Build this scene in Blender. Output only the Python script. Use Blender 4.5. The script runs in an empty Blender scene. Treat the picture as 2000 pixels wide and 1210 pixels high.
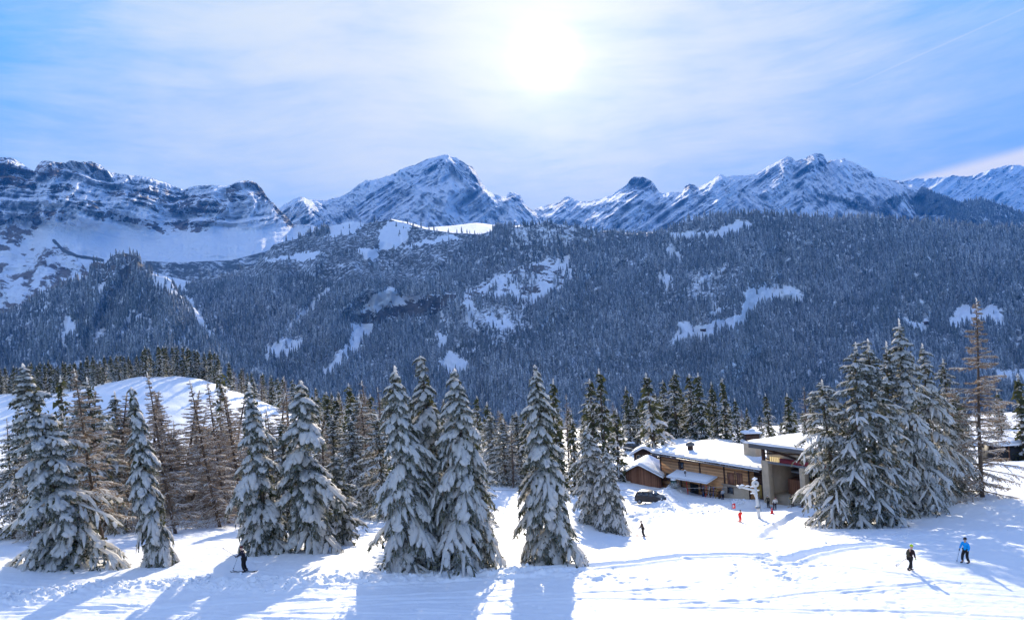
import bpy, math, random
import numpy as np
from mathutils import Vector, Matrix, Euler

C = bpy.context.scene.collection
scene = bpy.context.scene
# ------------------------------------------------------------------ camera, sky, sun, exposure
F = 1540.0                      # focal length in pixels of the 2000 px wide photograph
PITCH, ROLL = math.radians(1.3), math.radians(-3.5)
cam_d = bpy.data.cameras.new('camera'); cam = bpy.data.objects.new('camera', cam_d); C.objects.link(cam)
cam_d.sensor_width = 36.0; cam_d.lens = 36.0*F/2000.0; cam_d.sensor_fit = 'HORIZONTAL'
cam_d.clip_start = 0.5; cam_d.clip_end = 60000
RM = Matrix.Rotation(math.pi/2+PITCH, 3, 'X') @ Matrix.Rotation(ROLL, 3, 'Z')
cam.matrix_world = RM.to_4x4()
scene.camera = cam
RN = np.array(RM)

def P(px, py, Y):
    """world point seen at photo pixel (px,py) at distance Y straight ahead"""
    px = np.asarray(px, float); py = np.asarray(py, float); Y = np.asarray(Y, float)
    c = np.stack([(px-1000)/F, (605-py)/F, -np.ones_like(px*py*1.0)], -1)
    d = c @ RN.T
    return d*(Y/d[..., 1])[..., None]

sd = P(1068, 112, 1.0); sd = sd/np.linalg.norm(sd)
SUN_EL = math.asin(sd[2]); SUN_AZ = math.atan2(sd[0], sd[1])
sun_d = bpy.data.lights.new('sun', 'SUN'); sun_d.energy = 2.35; sun_d.angle = math.radians(0.6)
sun_d.color = (1.0, 0.88, 0.70)
sun = bpy.data.objects.new('sun', sun_d); C.objects.link(sun)
sun.rotation_euler = Vector(-sd).to_track_quat('-Z', 'Y').to_euler()

scene.view_settings.view_transform = 'Standard'; scene.view_settings.look = 'None'
scene.view_settings.exposure = 2.0; scene.view_settings.gamma = 1.0

class NT:
    """tiny node helper"""
    def __init__(s, tree): s.t = tree; s.n = tree.nodes; s.l = tree.links; s.n.clear()
    def new(s, typ, **kw):
        n = s.n.new(typ)
        for k, v in kw.items():
            if k == 'ins':
                for a, b in v.items():
                    if isinstance(b, bpy.types.NodeSocket): s.l.new(b, n.inputs[a])
                    else: n.inputs[a].default_value = b
            else: setattr(n, k, v)
        return n
    def math(s, op, a, b=0.0, c=0.0, clamp=False):
        n = s.new('ShaderNodeMath', operation=op, use_clamp=clamp)
        for i, v in enumerate((a, b, c)):
            if isinstance(v, bpy.types.NodeSocket): s.l.new(v, n.inputs[i])
            else: n.inputs[i].default_value = v
        return n.outputs[0]
    def vmath(s, op, a, b=(0, 0, 0)):
        n = s.new('ShaderNodeVectorMath', operation=op)
        for i, v in enumerate((a, b)):
            if isinstance(v, bpy.types.NodeSocket): s.l.new(v, n.inputs[i])
            else: n.inputs[i].default_value = v
        return n
    def ramp(s, fac, lo, hi, a=0.0, b=1.0, smooth=True):
        n = s.new('ShaderNodeMapRange', interpolation_type='SMOOTHSTEP' if smooth else 'LINEAR')
        s.l.new(fac, n.inputs[0])
        for i, v in zip((1, 2, 3, 4), (lo, hi, a, b)):
            if isinstance(v, bpy.types.NodeSocket): s.l.new(v, n.inputs[i])
            else: n.inputs[i].default_value = v
        return n.outputs[0]
    def mix(s, fac, a, b, typ='RGBA', blend='MIX'):
        n = s.new('ShaderNodeMix', data_type=typ, blend_type=blend)
        k = {'RGBA': (6, 7, 2), 'FLOAT': (2, 3, 0)}[typ]
        for i, v in ((0, fac), (k[0], a), (k[1], b)):
            if isinstance(v, bpy.types.NodeSocket): s.l.new(v, n.inputs[i])
            else:
                if typ == 'RGBA' and i and len(v) == 3: v = (*v, 1)
                n.inputs[i].default_value = v
        return n.outputs[k[2]]
    def noise(s, vec, scale, detail=5, rough=0.55, dist=0.0):
        n = s.new('ShaderNodeTexNoise', ins={'Scale': scale, 'Detail': detail, 'Roughness': rough, 'Distortion': dist})
        if vec is not None: s.l.new(vec, n.inputs['Vector'])
        return n.outputs[0]

def build_world():
    w = bpy.data.worlds.new('World'); scene.world = w; w.use_nodes = True
    t = NT(w.node_tree)
    sky = t.new('ShaderNodeTexSky', sky_type='NISHITA', sun_disc=False, sun_elevation=SUN_EL, sun_rotation=SUN_AZ,
                altitude=1500, air_density=1.0, dust_density=0.25, ozone_density=2.5)
    geo = t.new('ShaderNodeNewGeometry')
    tc = t.new('ShaderNodeTexCoord')
    d = t.vmath('NORMALIZE', tc.outputs['Generated']).outputs[0]
    sx = t.new('ShaderNodeSeparateXYZ', ins={0: d})
    zz = t.math('MAXIMUM', sx.outputs[2], 0.03)
    # thin high cloud lies on a flat layer: project the direction on it
    pl = t.new('ShaderNodeCombineXYZ', ins={0: t.math('DIVIDE', sx.outputs[0], zz), 1: t.math('DIVIDE', sx.outputs[1], zz)})
    # streaks of cirrus climb gently to the right; a slow warp bends them
    wq = t.noise(d, 2.2, 3); wv = t.vmath('SCALE', t.vmath('SUBTRACT', t.new('ShaderNodeTexNoise', ins={'Vector': d, 'Scale': 1.5, 'Detail': 2.0}).outputs['Color'], (0.5, 0.5, 0.5)).outputs[0]); wv.inputs[3].default_value = 0.20
    dw = t.vmath('ADD', d, wv.outputs[0]).outputs[0]
    rot = t.new('ShaderNodeMapping', ins={0: dw, 'Rotation': (0, math.radians(17), 0), 'Scale': (1.0, 1.0, 6.0)})
    n1 = t.noise(rot.outputs[0], 4.6, 12, 0.68, 0.25)
    n2 = t.noise(dw, 2.3, 4, 0.55, 0.3)
    c = t.math('ADD', t.math('MULTIPLY', n1, 0.66), t.math('MULTIPLY', n2, 0.76))
    dot = t.math('MAXIMUM', t.vmath('DOT_PRODUCT', d, tuple(sd)).outputs['Value'], 0.0)
    # more veil towards the sun, less towards the right
    near = t.math('POWER', dot, 7.0)
    left = t.ramp(t.math('ABSOLUTE', t.math('ADD', sx.outputs[0], 0.06)), 0.22, 0.62, 0.02, -0.20, False)
    c = t.math('ADD', c, t.math('ADD', t.math('MULTIPLY', near, 0.20), left))
    cloud = t.ramp(c, 0.46, 1.06)
    cloud = t.math('MULTIPLY', cloud, t.ramp(sx.outputs[1], -0.25, 0.6, 0.95, 1.0, False))
    hsv = t.new('ShaderNodeHueSaturation', ins={'Saturation': 1.12, 'Value': 1.0, 'Color': sky.outputs[0]})
    base = t.mix(1.0, hsv.outputs[0], (0.48, 0.665, 1.06, 1), blend='MULTIPLY')
    base = t.vmath('SCALE', base); base.inputs[3].default_value = 0.076; base = t.vmath('MINIMUM', base.outputs[0], (0.070, 0.138, 0.262))
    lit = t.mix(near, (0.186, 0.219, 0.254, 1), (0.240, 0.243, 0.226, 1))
    lb = t.vmath('SCALE', lit); t.l.new(t.ramp(sx.outputs[1], -0.3, 0.6, 2.3, 1.0), lb.inputs[3])   # added fill: unseen veil behind the camera brightened to lift shaded snow
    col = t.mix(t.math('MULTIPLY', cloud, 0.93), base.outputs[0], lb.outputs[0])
    def trail(p0, p1, w, k, col):
        a = P(*p0, 1.0); b = P(*p1, 1.0); a /= np.linalg.norm(a); b /= np.linalg.norm(b); n = np.cross(a, b); n /= np.linalg.norm(n); m = (a+b)/np.linalg.norm(a+b); half = float(m @ a)
        off = t.math('ABSOLUTE', t.math('ADD', t.vmath('DOT_PRODUCT', d, tuple(n)).outputs['Value'], t.math('MULTIPLY', t.math('SUBTRACT', n1, .5), .0012)))
        f = t.math('MULTIPLY', t.ramp(off, w*.3, w, 1.0, 0.0), t.ramp(t.vmath('DOT_PRODUCT', d, tuple(m)).outputs['Value'], half, half+(1-half)*.5, 0.0, k))
        return t.mix(f, col, (0.25, 0.255, 0.26, 1))
    col = trail((1640, 178), (2060, -10), .0013, .20, col); col = trail((1272, 326), (1306, 314), .0012, .3, col)
    # lens shaped cloud low on the right: an elongated ellipse of directions
    lc = P(2100, 300, 1.0); lc = lc/np.linalg.norm(lc)
    q = t.vmath('SUBTRACT', d, tuple(lc)).outputs[0]
    a1 = P(2250, 255, 1.0); a0 = P(1740, 353, 1.0); ax = a1/np.linalg.norm(a1)-a0/np.linalg.norm(a0); ax /= np.linalg.norm(ax)
    up = np.cross(lc, ax); up /= np.linalg.norm(up)
    if up[2] < 0: up = -up
    u = t.vmath('DOT_PRODUCT', q, tuple(ax)).outputs['Value']; v = t.vmath('DOT_PRODUCT', q, tuple(up)).outputs['Value']
    wob = t.math('MULTIPLY', t.math('SUBTRACT', n1, 0.5), 0.010)
    top = t.math('SUBTRACT', t.math('ADD', v, wob), t.math('MULTIPLY', t.math('SUBTRACT', 0.045, t.math('MULTIPLY', t.math('MULTIPLY', u, u), 1.15)), 0.42))
    lm = t.math('MULTIPLY', t.ramp(top, -0.010, 0.0035, 1.0, 0.0), t.ramp(u, -0.20, -0.17))
    lm = t.math('MULTIPLY', lm, t.ramp(v, -0.09, -0.05))
    col = t.mix(t.math('MULTIPLY', lm, 0.9), col, (0.32, 0.29, 0.245, 1))
    # glare of the sun behind the veil
    g = t.math('ADD', t.math('MULTIPLY', t.math('POWER', dot, 2300.0), 0.25),
               t.math('ADD', t.math('MULTIPLY', t.math('POWER', dot, 150.0), 0.075), t.math('MULTIPLY', t.math('POWER', dot, 20.0), 0.034)))
    gv = t.vmath('SCALE', (1.0, 0.93, 0.80)); t.l.new(g, gv.inputs[3])
    col = t.vmath('ADD', col, gv.outputs[0]).outputs[0]
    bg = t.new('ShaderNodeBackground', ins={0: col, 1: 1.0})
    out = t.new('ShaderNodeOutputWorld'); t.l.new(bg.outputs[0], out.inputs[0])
    w.cycles.sampling_method = 'MANUAL'; w.cycles.sample_map_resolution = 1024
build_world()
scene.cycles.max_bounces = 7; scene.cycles.diffuse_bounces = 6; scene.cycles.glossy_bounces = 2
scene.cycles.transmission_bounces = 6; scene.cycles.volume_bounces = 0; scene.cycles.transparent_max_bounces = 6
scene.cycles.use_adaptive_sampling = True; scene.cycles.adaptive_threshold = 0.02
scene.cycles.sample_clamp_indirect = 4.0

# ------------------------------------------------------------------ helpers
def tag(o, label=None, cat=None, group=None, kind=None):
    if label: o['label'] = label
    if cat: o['category'] = cat
    if group: o['group'] = group
    if kind: o['kind'] = kind
    return o
def empty(name, loc=(0, 0, 0), rot=(0, 0, 0), label=None, cat=None, group=None):
    o = bpy.data.objects.new(name, None); C.objects.link(o)
    o.location = loc; o.rotation_euler = rot; o.empty_display_size = 0.2
    return tag(o, label, cat, group)
def mesh_np(name, V, Fc, mat, parent=None, attrs=None, smooth=False, matidx=None):
    """V (n,3); Fc list of arrays (m,k) of the same k, or one array"""
    V = np.asarray(V, np.float32); me = bpy.data.meshes.new(name)
    if isinstance(Fc, np.ndarray): Fc = [Fc]
    Fc = [f for f in Fc if len(f)]
    me.vertices.add(len(V)); me.vertices.foreach_set('co', V.ravel())
    nl = sum(f.size for f in Fc); nf = sum(len(f) for f in Fc)
    me.loops.add(nl); me.loops.foreach_set('vertex_index', np.concatenate([f.ravel() for f in Fc]).astype(np.int32))
    me.polygons.add(nf)
    tot = np.concatenate([np.full(len(f), f.shape[1], np.int32) for f in Fc])
    me.polygons.foreach_set('loop_start', np.concatenate([[0], np.cumsum(tot)[:-1]]).astype(np.int32))
    me.polygons.foreach_set('loop_total', tot)
    if smooth: me.polygons.foreach_set('use_smooth', np.ones(nf, bool))
    for m in (mat if isinstance(mat, (list, tuple)) else [mat]): me.materials.append(m)
    if matidx is not None: me.polygons.foreach_set('material_index', np.asarray(matidx, np.int32))
    for k, a in (attrs or {}).items():
        at = me.attributes.new(k, 'FLOAT', 'POINT'); at.data.foreach_set('value', np.asarray(a, np.float32).ravel())
    me.update(calc_edges=True); me.validate()
    o = bpy.data.objects.new(name, me); C.objects.link(o); o.parent = parent
    return o
def grid_faces(nr, nc):
    i = np.arange(nr*nc).reshape(nr, nc)
    return np.stack([i[:-1, :-1], i[:-1, 1:], i[1:, 1:], i[1:, :-1]], -1).reshape(-1, 4)

_rt = np.random.RandomState(7).rand(256, 256).astype(np.float32)
def vnoise(x, y):
    x = np.asarray(x, float); y = np.asarray(y, float)
    xi = np.floor(x).astype(int); yi = np.floor(y).astype(int); fx = x-xi; fy = y-yi
    fx = fx*fx*fx*(fx*(fx*6-15)+10); fy = fy*fy*fy*(fy*(fy*6-15)+10)
    a = _rt[yi & 255, xi & 255]; b = _rt[yi & 255, (xi+1) & 255]; c = _rt[(yi+1) & 255, xi & 255]; d = _rt[(yi+1) & 255, (xi+1) & 255]
    return (a*(1-fx)+b*fx)*(1-fy)+(c*(1-fx)+d*fx)*fy
def fbm(x, y, o=5, g=0.5, seed=0):
    s = 0; a = 1; t = 0; x = np.asarray(x, float)+seed*17.3; y = np.asarray(y, float)+seed*9.1
    for k in range(o):
        s = s+a*vnoise(x, y); t += a; a *= g; x, y = 1.93*x+0.6*y+31.7, 1.93*y-0.6*x+11.3
    return s/t
def ridged(x, y, o=5, g=0.5, seed=0):
    s = 0; a = 1; t = 0; x = np.asarray(x, float)+seed*17.3; y = np.asarray(y, float)+seed*9.1
    for k in range(o):
        s = s+a*(1-np.abs(2*vnoise(x, y)-1)); t += a; a *= g; x, y = 1.93*x+0.6*y+31.7, 1.93*y-0.6*x+11.3
    return s/t
def sstep(x, a, b):
    t = np.clip((np.asarray(x, float)-a)/(b-a), 0, 1); return t*t*(3-2*t)
def inpoly(x, y, poly):
    p = np.array(poly, float); r = np.zeros(np.shape(x), bool); j = len(p)-1
    for i in range(len(p)):
        c = ((p[i, 1] > y) != (p[j, 1] > y)) & (x < (p[j, 0]-p[i, 0])*(y-p[i, 1])/(p[j, 1]-p[i, 1]+1e-9)+p[i, 0])
        r ^= c; j = i
    return r
def segdist(x, y, pts):
    """distance to a polyline"""
    d = np.full(np.shape(x), 1e9)
    for (x0, y0), (x1, y1) in zip(pts[:-1], pts[1:]):
        dx, dy = x1-x0, y1-y0; t = np.clip(((x-x0)*dx+(y-y0)*dy)/(dx*dx+dy*dy+1e-9), 0, 1)
        d = np.minimum(d, np.hypot(x-x0-t*dx, y-y0-t*dy))
    return d

# ------------------------------------------------------------------ materials
def material(name, fn):
    m = bpy.data.materials.new(name); m.use_nodes = True; t = NT(m.node_tree)
    s = fn(t); out = t.new('ShaderNodeOutputMaterial'); t.l.new(s, out.inputs[0]); return m
def princ(t, col, rough=0.7, bump=None, dist=0.02, strength=1.0, metal=0.0, spec=0.3, **kw):
    n = t.new('ShaderNodeBsdfPrincipled')
    for k, v in (('Base Color', col), ('Roughness', rough), ('Metallic', metal), ('Specular IOR Level', spec)):
        if isinstance(v, bpy.types.NodeSocket): t.l.new(v, n.inputs[k])
        else: n.inputs[k].default_value = (*v, 1) if k == 'Base Color' and len(v) == 3 else v
    if bump is not None:
        b = t.new('ShaderNodeBump', ins={'Strength': strength, 'Distance': dist, 'Height': bump}); t.l.new(b.outputs[0], n.inputs['Normal'])
    for k, v in kw.items(): n.inputs[k].default_value = v
    return n.outputs[0]
def pos(t): return t.new('ShaderNodeTexCoord').outputs['Object']
def attr(t, n): return t.new('ShaderNodeAttribute', attribute_name=n).outputs['Fac']

SNOW = (0.86, 0.88, 0.90)
def m_plain(name, col, rough=0.7, vary=0.25, scale=3.0, metal=0.0, spec=0.3):
    def f(t):
        n = t.noise(pos(t), scale, 4)
        lo = tuple(c*(1-vary) for c in col); hi = tuple(min(1, c*(1+vary)) for c in col)
        return princ(t, t.mix(n, lo, hi), rough, n, 0.01, 0.4, metal, spec)
    return material(name, f)
def _snow(t, bs=14.0, bd=0.045):
    p = pos(t); n = t.noise(p, bs, 8, 0.7)
    return princ(t, SNOW, 0.65, n, bd, 0.7, spec=0.25)
M = {}
M['snow'] = material('snow', lambda t: _snow(t))
def _tsnow(t):
    a = princ(t, (0.93, 0.93, 0.935), 0.6, t.noise(pos(t), 9.0, 5, .6), 0.06, 0.7, spec=0.25); b = t.new('ShaderNodeBsdfTranslucent', ins={0: (0.92, 0.88, 0.80, 1)})
    return t.new('ShaderNodeMixShader', ins={0: 0.62, 1: a, 2: b.outputs[0]}).outputs[0]
M['snow_tree'] = material('tree_snow', _tsnow)
def _needle(t):
    info = t.new('ShaderNodeObjectInfo').outputs['Random']
    n = t.noise(pos(t), 1.6, 3)
    c = t.mix(n, (0.016, 0.026, 0.012), (0.085, 0.085, 0.032))
    fr = attr(t, 'frost'); c = t.mix(t.math('MULTIPLY', fr, 0.8), c, (0.72, 0.74, 0.76))
    a = princ(t, c, 0.75, spec=0.15); b = t.new('ShaderNodeBsdfTranslucent', ins={0: t.mix(0.5, c, (0.20, 0.20, 0.06))})
    return t.new('ShaderNodeMixShader', ins={0: 0.22, 1: a, 2: b.outputs[0]}).outputs[0]
M['needle'] = material('spruce_needles', _needle)
def _larch(t):
    n = t.noise(pos(t), 2.0, 3)
    c = t.mix(n, (0.20, 0.125, 0.068), (0.42, 0.30, 0.18))
    fr = attr(t, 'frost'); c = t.mix(t.math('MULTIPLY', fr, 0.8), c, (0.74, 0.73, 0.72))
    a = princ(t, c, 0.8, spec=0.15); b = t.new('ShaderNodeBsdfTranslucent', ins={0: c})
    return t.new('ShaderNodeMixShader', ins={0: 0.30, 1: a, 2: b.outputs[0]}).outputs[0]
M['larch'] = material('larch_twigs', _larch)
def _bark(t):
    p = pos(t); mp = t.new('ShaderNodeMapping', ins={0: p, 'Scale': (9, 9, 1.5)})
    n = t.noise(mp.outputs[0], 2.0, 6)
    return princ(t, t.mix(n, (0.045, 0.030, 0.022), (0.17, 0.12, 0.085)), 0.9, n, 0.05, 0.8)
M['bark'] = material('bark', _bark)
# ------------------------------------------------------------------ the near snow ground
GP = [  # photo pixel of the ground and its distance
 (-400,1230,42),(0,1210,43),(500,1210,43),(1000,1210,43),(1500,1210,43),(2000,1210,43),(2400,1210,43),
 (-300,1125,51),(0,1115,52),(476,1116,52),(1000,1112,53),(1078,1099,55.5),(1300,1100,55),(1600,1105,54),(1780,1115,52),(1885,1098,53.5),(2100,1090,55),(2400,1080,56),
 (150,1092,56),(315,1100,55),(600,1078,58),(870,1098,56),
 (1256,1048,82),(1100,1060,72),(1450,1019,90),(1560,988,98),(1500,1035,78),(1650,1032,77),(1780,1015,80),(1915,970,88),(2100,960,88),(2400,950,90),
 (0,1050,70),(300,1035,72),(550,1042,72),(700,1052,70),(1180,1012,88),
 (1500,991,105),(1555,986,105),(1400,985,108),(1271,986,100),(1294,951,124),(1240,925,132),(1260,890,150),(1365,866,158),(1470,976,108),(1600,968,112),
 (1000,915,135),(950,900,135),(1100,900,135),(1050,860,170),(700,930,120),(600,940,120),
 (1600,880,160),(1450,862,170),(1200,868,170),(2000,862,150),(2000,900,125),(1950,900,118),(2300,850,150),
 (1500,845,210),(1200,840,215),(950,855,205),(1800,830,210),(2200,800,215),
 (0,960,110),(300,965,110),(450,955,115),(-300,960,110),
 (0,900,170),(250,905,175),(450,900,180),(650,880,175),
 (300,850,205),(100,870,205),(500,868,215),
 (300,735,262),(380,738,262),(200,748,262),(230,738,262),(440,757,262),(500,778,262),(560,803,262),(640,830,262),(110,765,262),(0,772,262),(-200,790,262),
 (300,775,235),(430,800,235),(520,825,235),(100,800,235),
 (300,736,275),(200,747,275),(440,758,278),(540,798,280),(0,773,280),
 (300,752,300),(430,778,300),(560,815,300),(100,775,300),(-200,800,300),(700,838,300),(1000,860,300),(1400,860,300),(1800,840,300),(2200,820,300)]
g = np.array(GP, float); gp = P(g[:, 0], g[:, 1], g[:, 2])
FARG = np.array([(-700, 430, -150), (-300, 430, -130), (0, 430, -120), (300, 430, -120), (700, 430, -120),
                 (-900, 640, -290), (0, 640, -290), (900, 640, -290), (-500, 250, -40), (500, 250, -35), (-200, 100, -23), (230, 100, -22),
                 (-60, 8, -12), (0, 8, -14.5), (60, 8, -17)], float)
gp = np.concatenate([gp, FARG])
def _warp(x, y):      # work in log distance so near and far behave alike
    L = np.log(np.maximum(y, 5)); return np.asarray(x, float)/np.maximum(y, 5)*1.6, L*1.6
def _tps_fit(x, y, z, lam=2e-3):
    n = len(x); r = np.hypot(x[:, None]-x, y[:, None]-y); K = np.where(r > 0, r*r*np.log(r+1e-12), 0)+lam*np.eye(n)
    A = np.zeros((n+3, n+3)); A[:n, :n] = K; A[:n, n] = 1; A[:n, n+1] = x; A[:n, n+2] = y; A[n:, :n] = A[:n, n:].T
    return np.linalg.solve(A, np.concatenate([z, [0, 0, 0]]))
_wx, _wy = _warp(gp[:, 0], gp[:, 1]); _tc = _tps_fit(_wx, _wy, gp[:, 2]/np.maximum(gp[:, 1], 30))
def ground0(x, y):
    x = np.asarray(x, float); y = np.asarray(y, float); sh = np.broadcast(x, y).shape
    x = np.broadcast_to(x, sh).ravel(); y = np.broadcast_to(y, sh).ravel(); a, b = _warp(x, y); out = np.empty(len(x))
    n = len(_wx)
    for i in range(0, len(x), 40000):
        s = slice(i, i+40000); r2 = (a[s, None]-_wx)**2+(b[s, None]-_wy)**2
        out[s] = (0.5*r2*np.log(r2+1e-12)) @ _tc[:n]+_tc[n]+_tc[n+1]*a[s]+_tc[n+2]*b[s]
    return (out*np.maximum(y, 30)).reshape(sh)
def gpt(px, py, Y0=30, Y1=330):
    """where the view ray through a photo pixel meets the ground"""
    Ys = np.linspace(Y0, Y1, 1200); p = P(np.full(1200, px), np.full(1200, py), Ys); h = ground0(p[:, 0], p[:, 1])
    k = np.argmax(p[:, 2] < h); k = k if p[k, 2] < h[k] else 0
    return float(p[k, 0]), float(p[k, 1])
def line(*pts): return [gpt(*p) for p in pts]
L_BANK = line((-80,1185),(60,1168),(200,1150),(330,1142),(450,1146),(600,1140),(700,1132),(850,1128),(1000,1120),(1130,1122),(1250,1134),(1400,1136),(1560,1140))
L_BANK2 = line((1500,1086),(1600,1070),(1720,1050),(1850,1042),(2000,1036))
L_TRENCH = line((1000,1124),(1140,1109),(1240,1100),(1330,1087),(1425,1084),(1495,1089))
L_TRENCH2 = line((1538,1096),(1580,1084),(1630,1074),(1700,1066))
L_TRENCH3 = line((1492,1052),(1512,1034),(1530,1018),(1560,1000),(1590,992))
L_FEET = line((1428,1085),(1432,1105),(1434,1130)); L_FEET2 = line((1490,1095),(1520,1115),(1545,1135))
L_CHAOS = line((1405,1036),(1450,1050),(1500,1075),(1540,1100),(1570,1125))
L_PLOUGH = line((1235,1010),(1270,998),(1310,995),(1350,1000),(1385,1001))
L_TYRE = line((1190,1003),(1240,995),(1290,1003),(1240,1030)); L_TYRE2 = line((1200,1008),(1246,998),(1262,1010),(1252,1035))
L_PILE = line((1292,990),(1297,975),(1310,962),(1330,960)); L_PILE2 = line((1320,985),(1360,990),(1400,993),(1440,985),(1475,985))
L_SKI = [line((1330,1180),(1450,1172),(1560,1160),(1700,1148),(1800,1138)), line((1650,1160),(1720,1149),(1830,1132)),
         line((0,1200),(300,1188),(700,1165),(1000,1150)), line((400,1205),(800,1178),(1200,1168),(1500,1176))]
_rk = np.random.RandomState(31)
for _i in range(16):
    _x, _y, _a = _rk.uniform(-45, 30), _rk.uniform(42, 50), _rk.uniform(-.18, .25); _n = _rk.uniform(8, 26); _c = _rk.uniform(-.02, .02)
    L_SKI.append([(_x+_n*q, _y+_n*q*_a+_c*(_n*q)**2*.3) for q in (0, .25, .5, .75, 1)])
for _i in range(9):
    _x, _y, _a = _rk.uniform(4, 26), _rk.uniform(56, 76), _rk.uniform(-.9, -.2); _n = _rk.uniform(6, 16)
    L_SKI.append([(_x+_n*q, _y+_n*q*_a+.8*math.sin(q*4)) for q in (0, .25, .5, .75, 1)])
def detail(x, y):
    d = 0.35*(fbm(x*0.12, y*0.12, 3, seed=1)-0.5)*sstep(y, 40, 70)+0.10*(fbm(x*0.6, y*0.6, 4, seed=2)-0.5)
    rough = fbm(x*0.05, y*0.05, 2, seed=5)
    d += 0.05*(fbm(x*2.3, y*2.3, 4, seed=3)-0.5)*(0.4+rough)
    n1 = ridged(x*1.5, y*1.5, 4, 0.6, seed=4); clod = sstep(fbm(x*3.1, y*3.1, 3, 0.6, seed=6), 0.5, 0.72)
    w = np.exp(-(segdist(x, y, L_BANK)/1.5)**2); left = sstep(x, 14, -2)
    d += w*(0.06+0.20*left)*(0.3+0.5*n1)+w*clod*(0.02+0.15*left)
    w = np.exp(-(segdist(x, y, L_BANK2)/1.6)**2); d += w*(0.10*n1+0.08*clod)*(.4+fbm(x*.3,y*.3,2))
    for L, dp, wd in ((L_TRENCH, .30, .45), (L_TRENCH2, .32, .5), (L_TRENCH3, .36, .5)):
        s = segdist(x+0.25*(fbm(x*.5, y*.5, 2)-.5), y, L); d += -dp*np.exp(-(s/wd)**4)+0.16*np.exp(-((s-wd*1.6)/.3)**2)
    pit = sstep(fbm(x*2.2, y*2.2, 2, 0.5, seed=8), 0.53, 0.66)
    for L, wd in ((L_FEET, .35), (L_FEET2, .7), (L_CHAOS, 1.9), (L_PLOUGH, 1.8)):
        w = np.exp(-(segdist(x, y, L)/wd)**2); k_ = .6 if L is not L_CHAOS else .35*sstep(fbm(x*.5, y*.5, 2, seed=18), .42, .6); d += k_*w*(-0.20*pit+0.10*clod)
    for L in (L_TYRE, L_TYRE2):
        s = segdist(x, y, L); d += -0.07*np.exp(-((s-.75)/.18)**2)
    for L, h in ((L_PILE, .9), (L_PILE2, .45), (L_PLOUGH, .25)):
        w = np.exp(-(segdist(x, y, L)/1.4)**2); d += w*h*(0.45+0.5*n1+.25*clod)
    for L in L_SKI:
        s = segdist(x, y+0.2*fbm(x*.2, y*.2, 2), L); d += -0.045*np.exp(-(s/.14)**2)+0.03*np.exp(-((s-.28)/.1)**2)
    # combed piste: faint ridges along the run
    u = y+0.12*x+1.2*fbm(x*0.06, y*0.06, 2, seed=9)
    d += 0.030*(fbm(x*0.10, u*2.8, 3, 0.6, seed=11)-.5)*sstep(y, 56, 50)*2
    sp = sstep(fbm(x*.9, y*.9, 3, seed=12), .60, .72)*sstep(fbm(x*3, y*3, 2, seed=14), .55, .7); d += -0.05*sp
    # knoll: long soft hummocks
    d += 2.4*(fbm(x*0.045, y*0.045, 5, .55, seed=13)-0.5)*sstep(y, 110, 200)*sstep(y, 330, 290)
    return d
def ground(x, y): return ground0(x, y)+detail(np.asarray(x, float), np.asarray(y, float))
def gz(x, y): return float(ground(np.array([x]), np.array([y]))[0])

def build_ground():
    ys = [6.0]
    while ys[-1] < 640:
        y = ys[-1]; ys.append(y+(0.6 if y < 38 else max(0.11, y*0.0022) if y < 130 else y*0.006 if y < 350 else y*0.02))
    ys = np.array(ys); s = np.linspace(-0.95, 0.95, 1150)
    Y, S = np.meshgrid(ys, s, indexing='ij'); X = S*(Y+8)
    Z = ground(X, Y)
    mesh_np('snow_ground', np.stack([X, Y, Z], -1).reshape(-1, 3), grid_faces(*Y.shape), M['snow'], smooth=True)['kind'] = 'structure'
build_ground()

# ------------------------------------------------------------------ mountains: each range has its own distance and relief
def ranges(pts, x):
    p = np.array(pts, float); return np.interp(x, p[:, 0], p[:, 1])
def rangemesh(name, nx, nv, x0, x1, top, base, Yb, Yr, pw, relief, attrs_fn, mat, back=900, rag=0.0, cap=None, seed=0, nback=14):
    """front face from base to ridge, an optional gentle cap, and a back slope falling away"""
    xs = np.linspace(x0, x1, nx); t = ranges(top, xs)+rag*(fbm(xs*0.11, xs*0+seed, 4, 0.6)-0.5)*2
    b = ranges(base, xs); v = np.linspace(0, 1, nv)
    PX = np.repeat(xs[None], nv, 0); PY = b[None]+(t-b)[None]*v[:, None]
    yb = ranges(Yb, xs) if isinstance(Yb, list) else np.full(nx, float(Yb)); yr = ranges(Yr, xs) if isinstance(Yr, list) else np.full(nx, float(Yr))
    D = yb[None]+(yr-yb)[None]*(v[:, None]**pw)
    D = D+relief(PX, PY, v[:, None]+0*PX)
    Wd = P(PX, PY, D); A = attrs_fn(PX, PY, Wd, v[:, None]+0*PX)
    rows = [Wd]; la = {k: [a] for k, a in A.items()}
    if cap is not None:
        ct, cd = cap; c2 = np.minimum(ranges(ct, xs), t); Dl = D[-1]
        for q in np.linspace(0.1, 1, 10):
            cp = P(xs, t+(c2-t)*q, Dl+cd*q*(t-c2 > 0.5)+40*q); rows.append(cp[None])
            for k in la: la[k].append(np.zeros((1, nx)))
    last = rows[-1][-1]
    for q in range(1, nback+1):
        r = last.copy(); r[:, 1] += back*q/nback; r[:, 2] -= back*0.6*(q/nback)+60*(fbm(xs*.05, xs*0+q*.7, 3)-.5); rows.append(r[None])
        for k in la: la[k].append(la[k][0][-1:] if k != 'forest' else np.zeros((1, nx)))
    V = np.concatenate(rows, 0)
    o = mesh_np(name, V.reshape(-1, 3), grid_faces(*V.shape[:2]), mat, attrs={k: np.concatenate(a, 0) for k, a in la.items()}, smooth=True)
    o['kind'] = 'structure'
    return V, {k: np.concatenate(a, 0) for k, a in la.items()}

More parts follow.
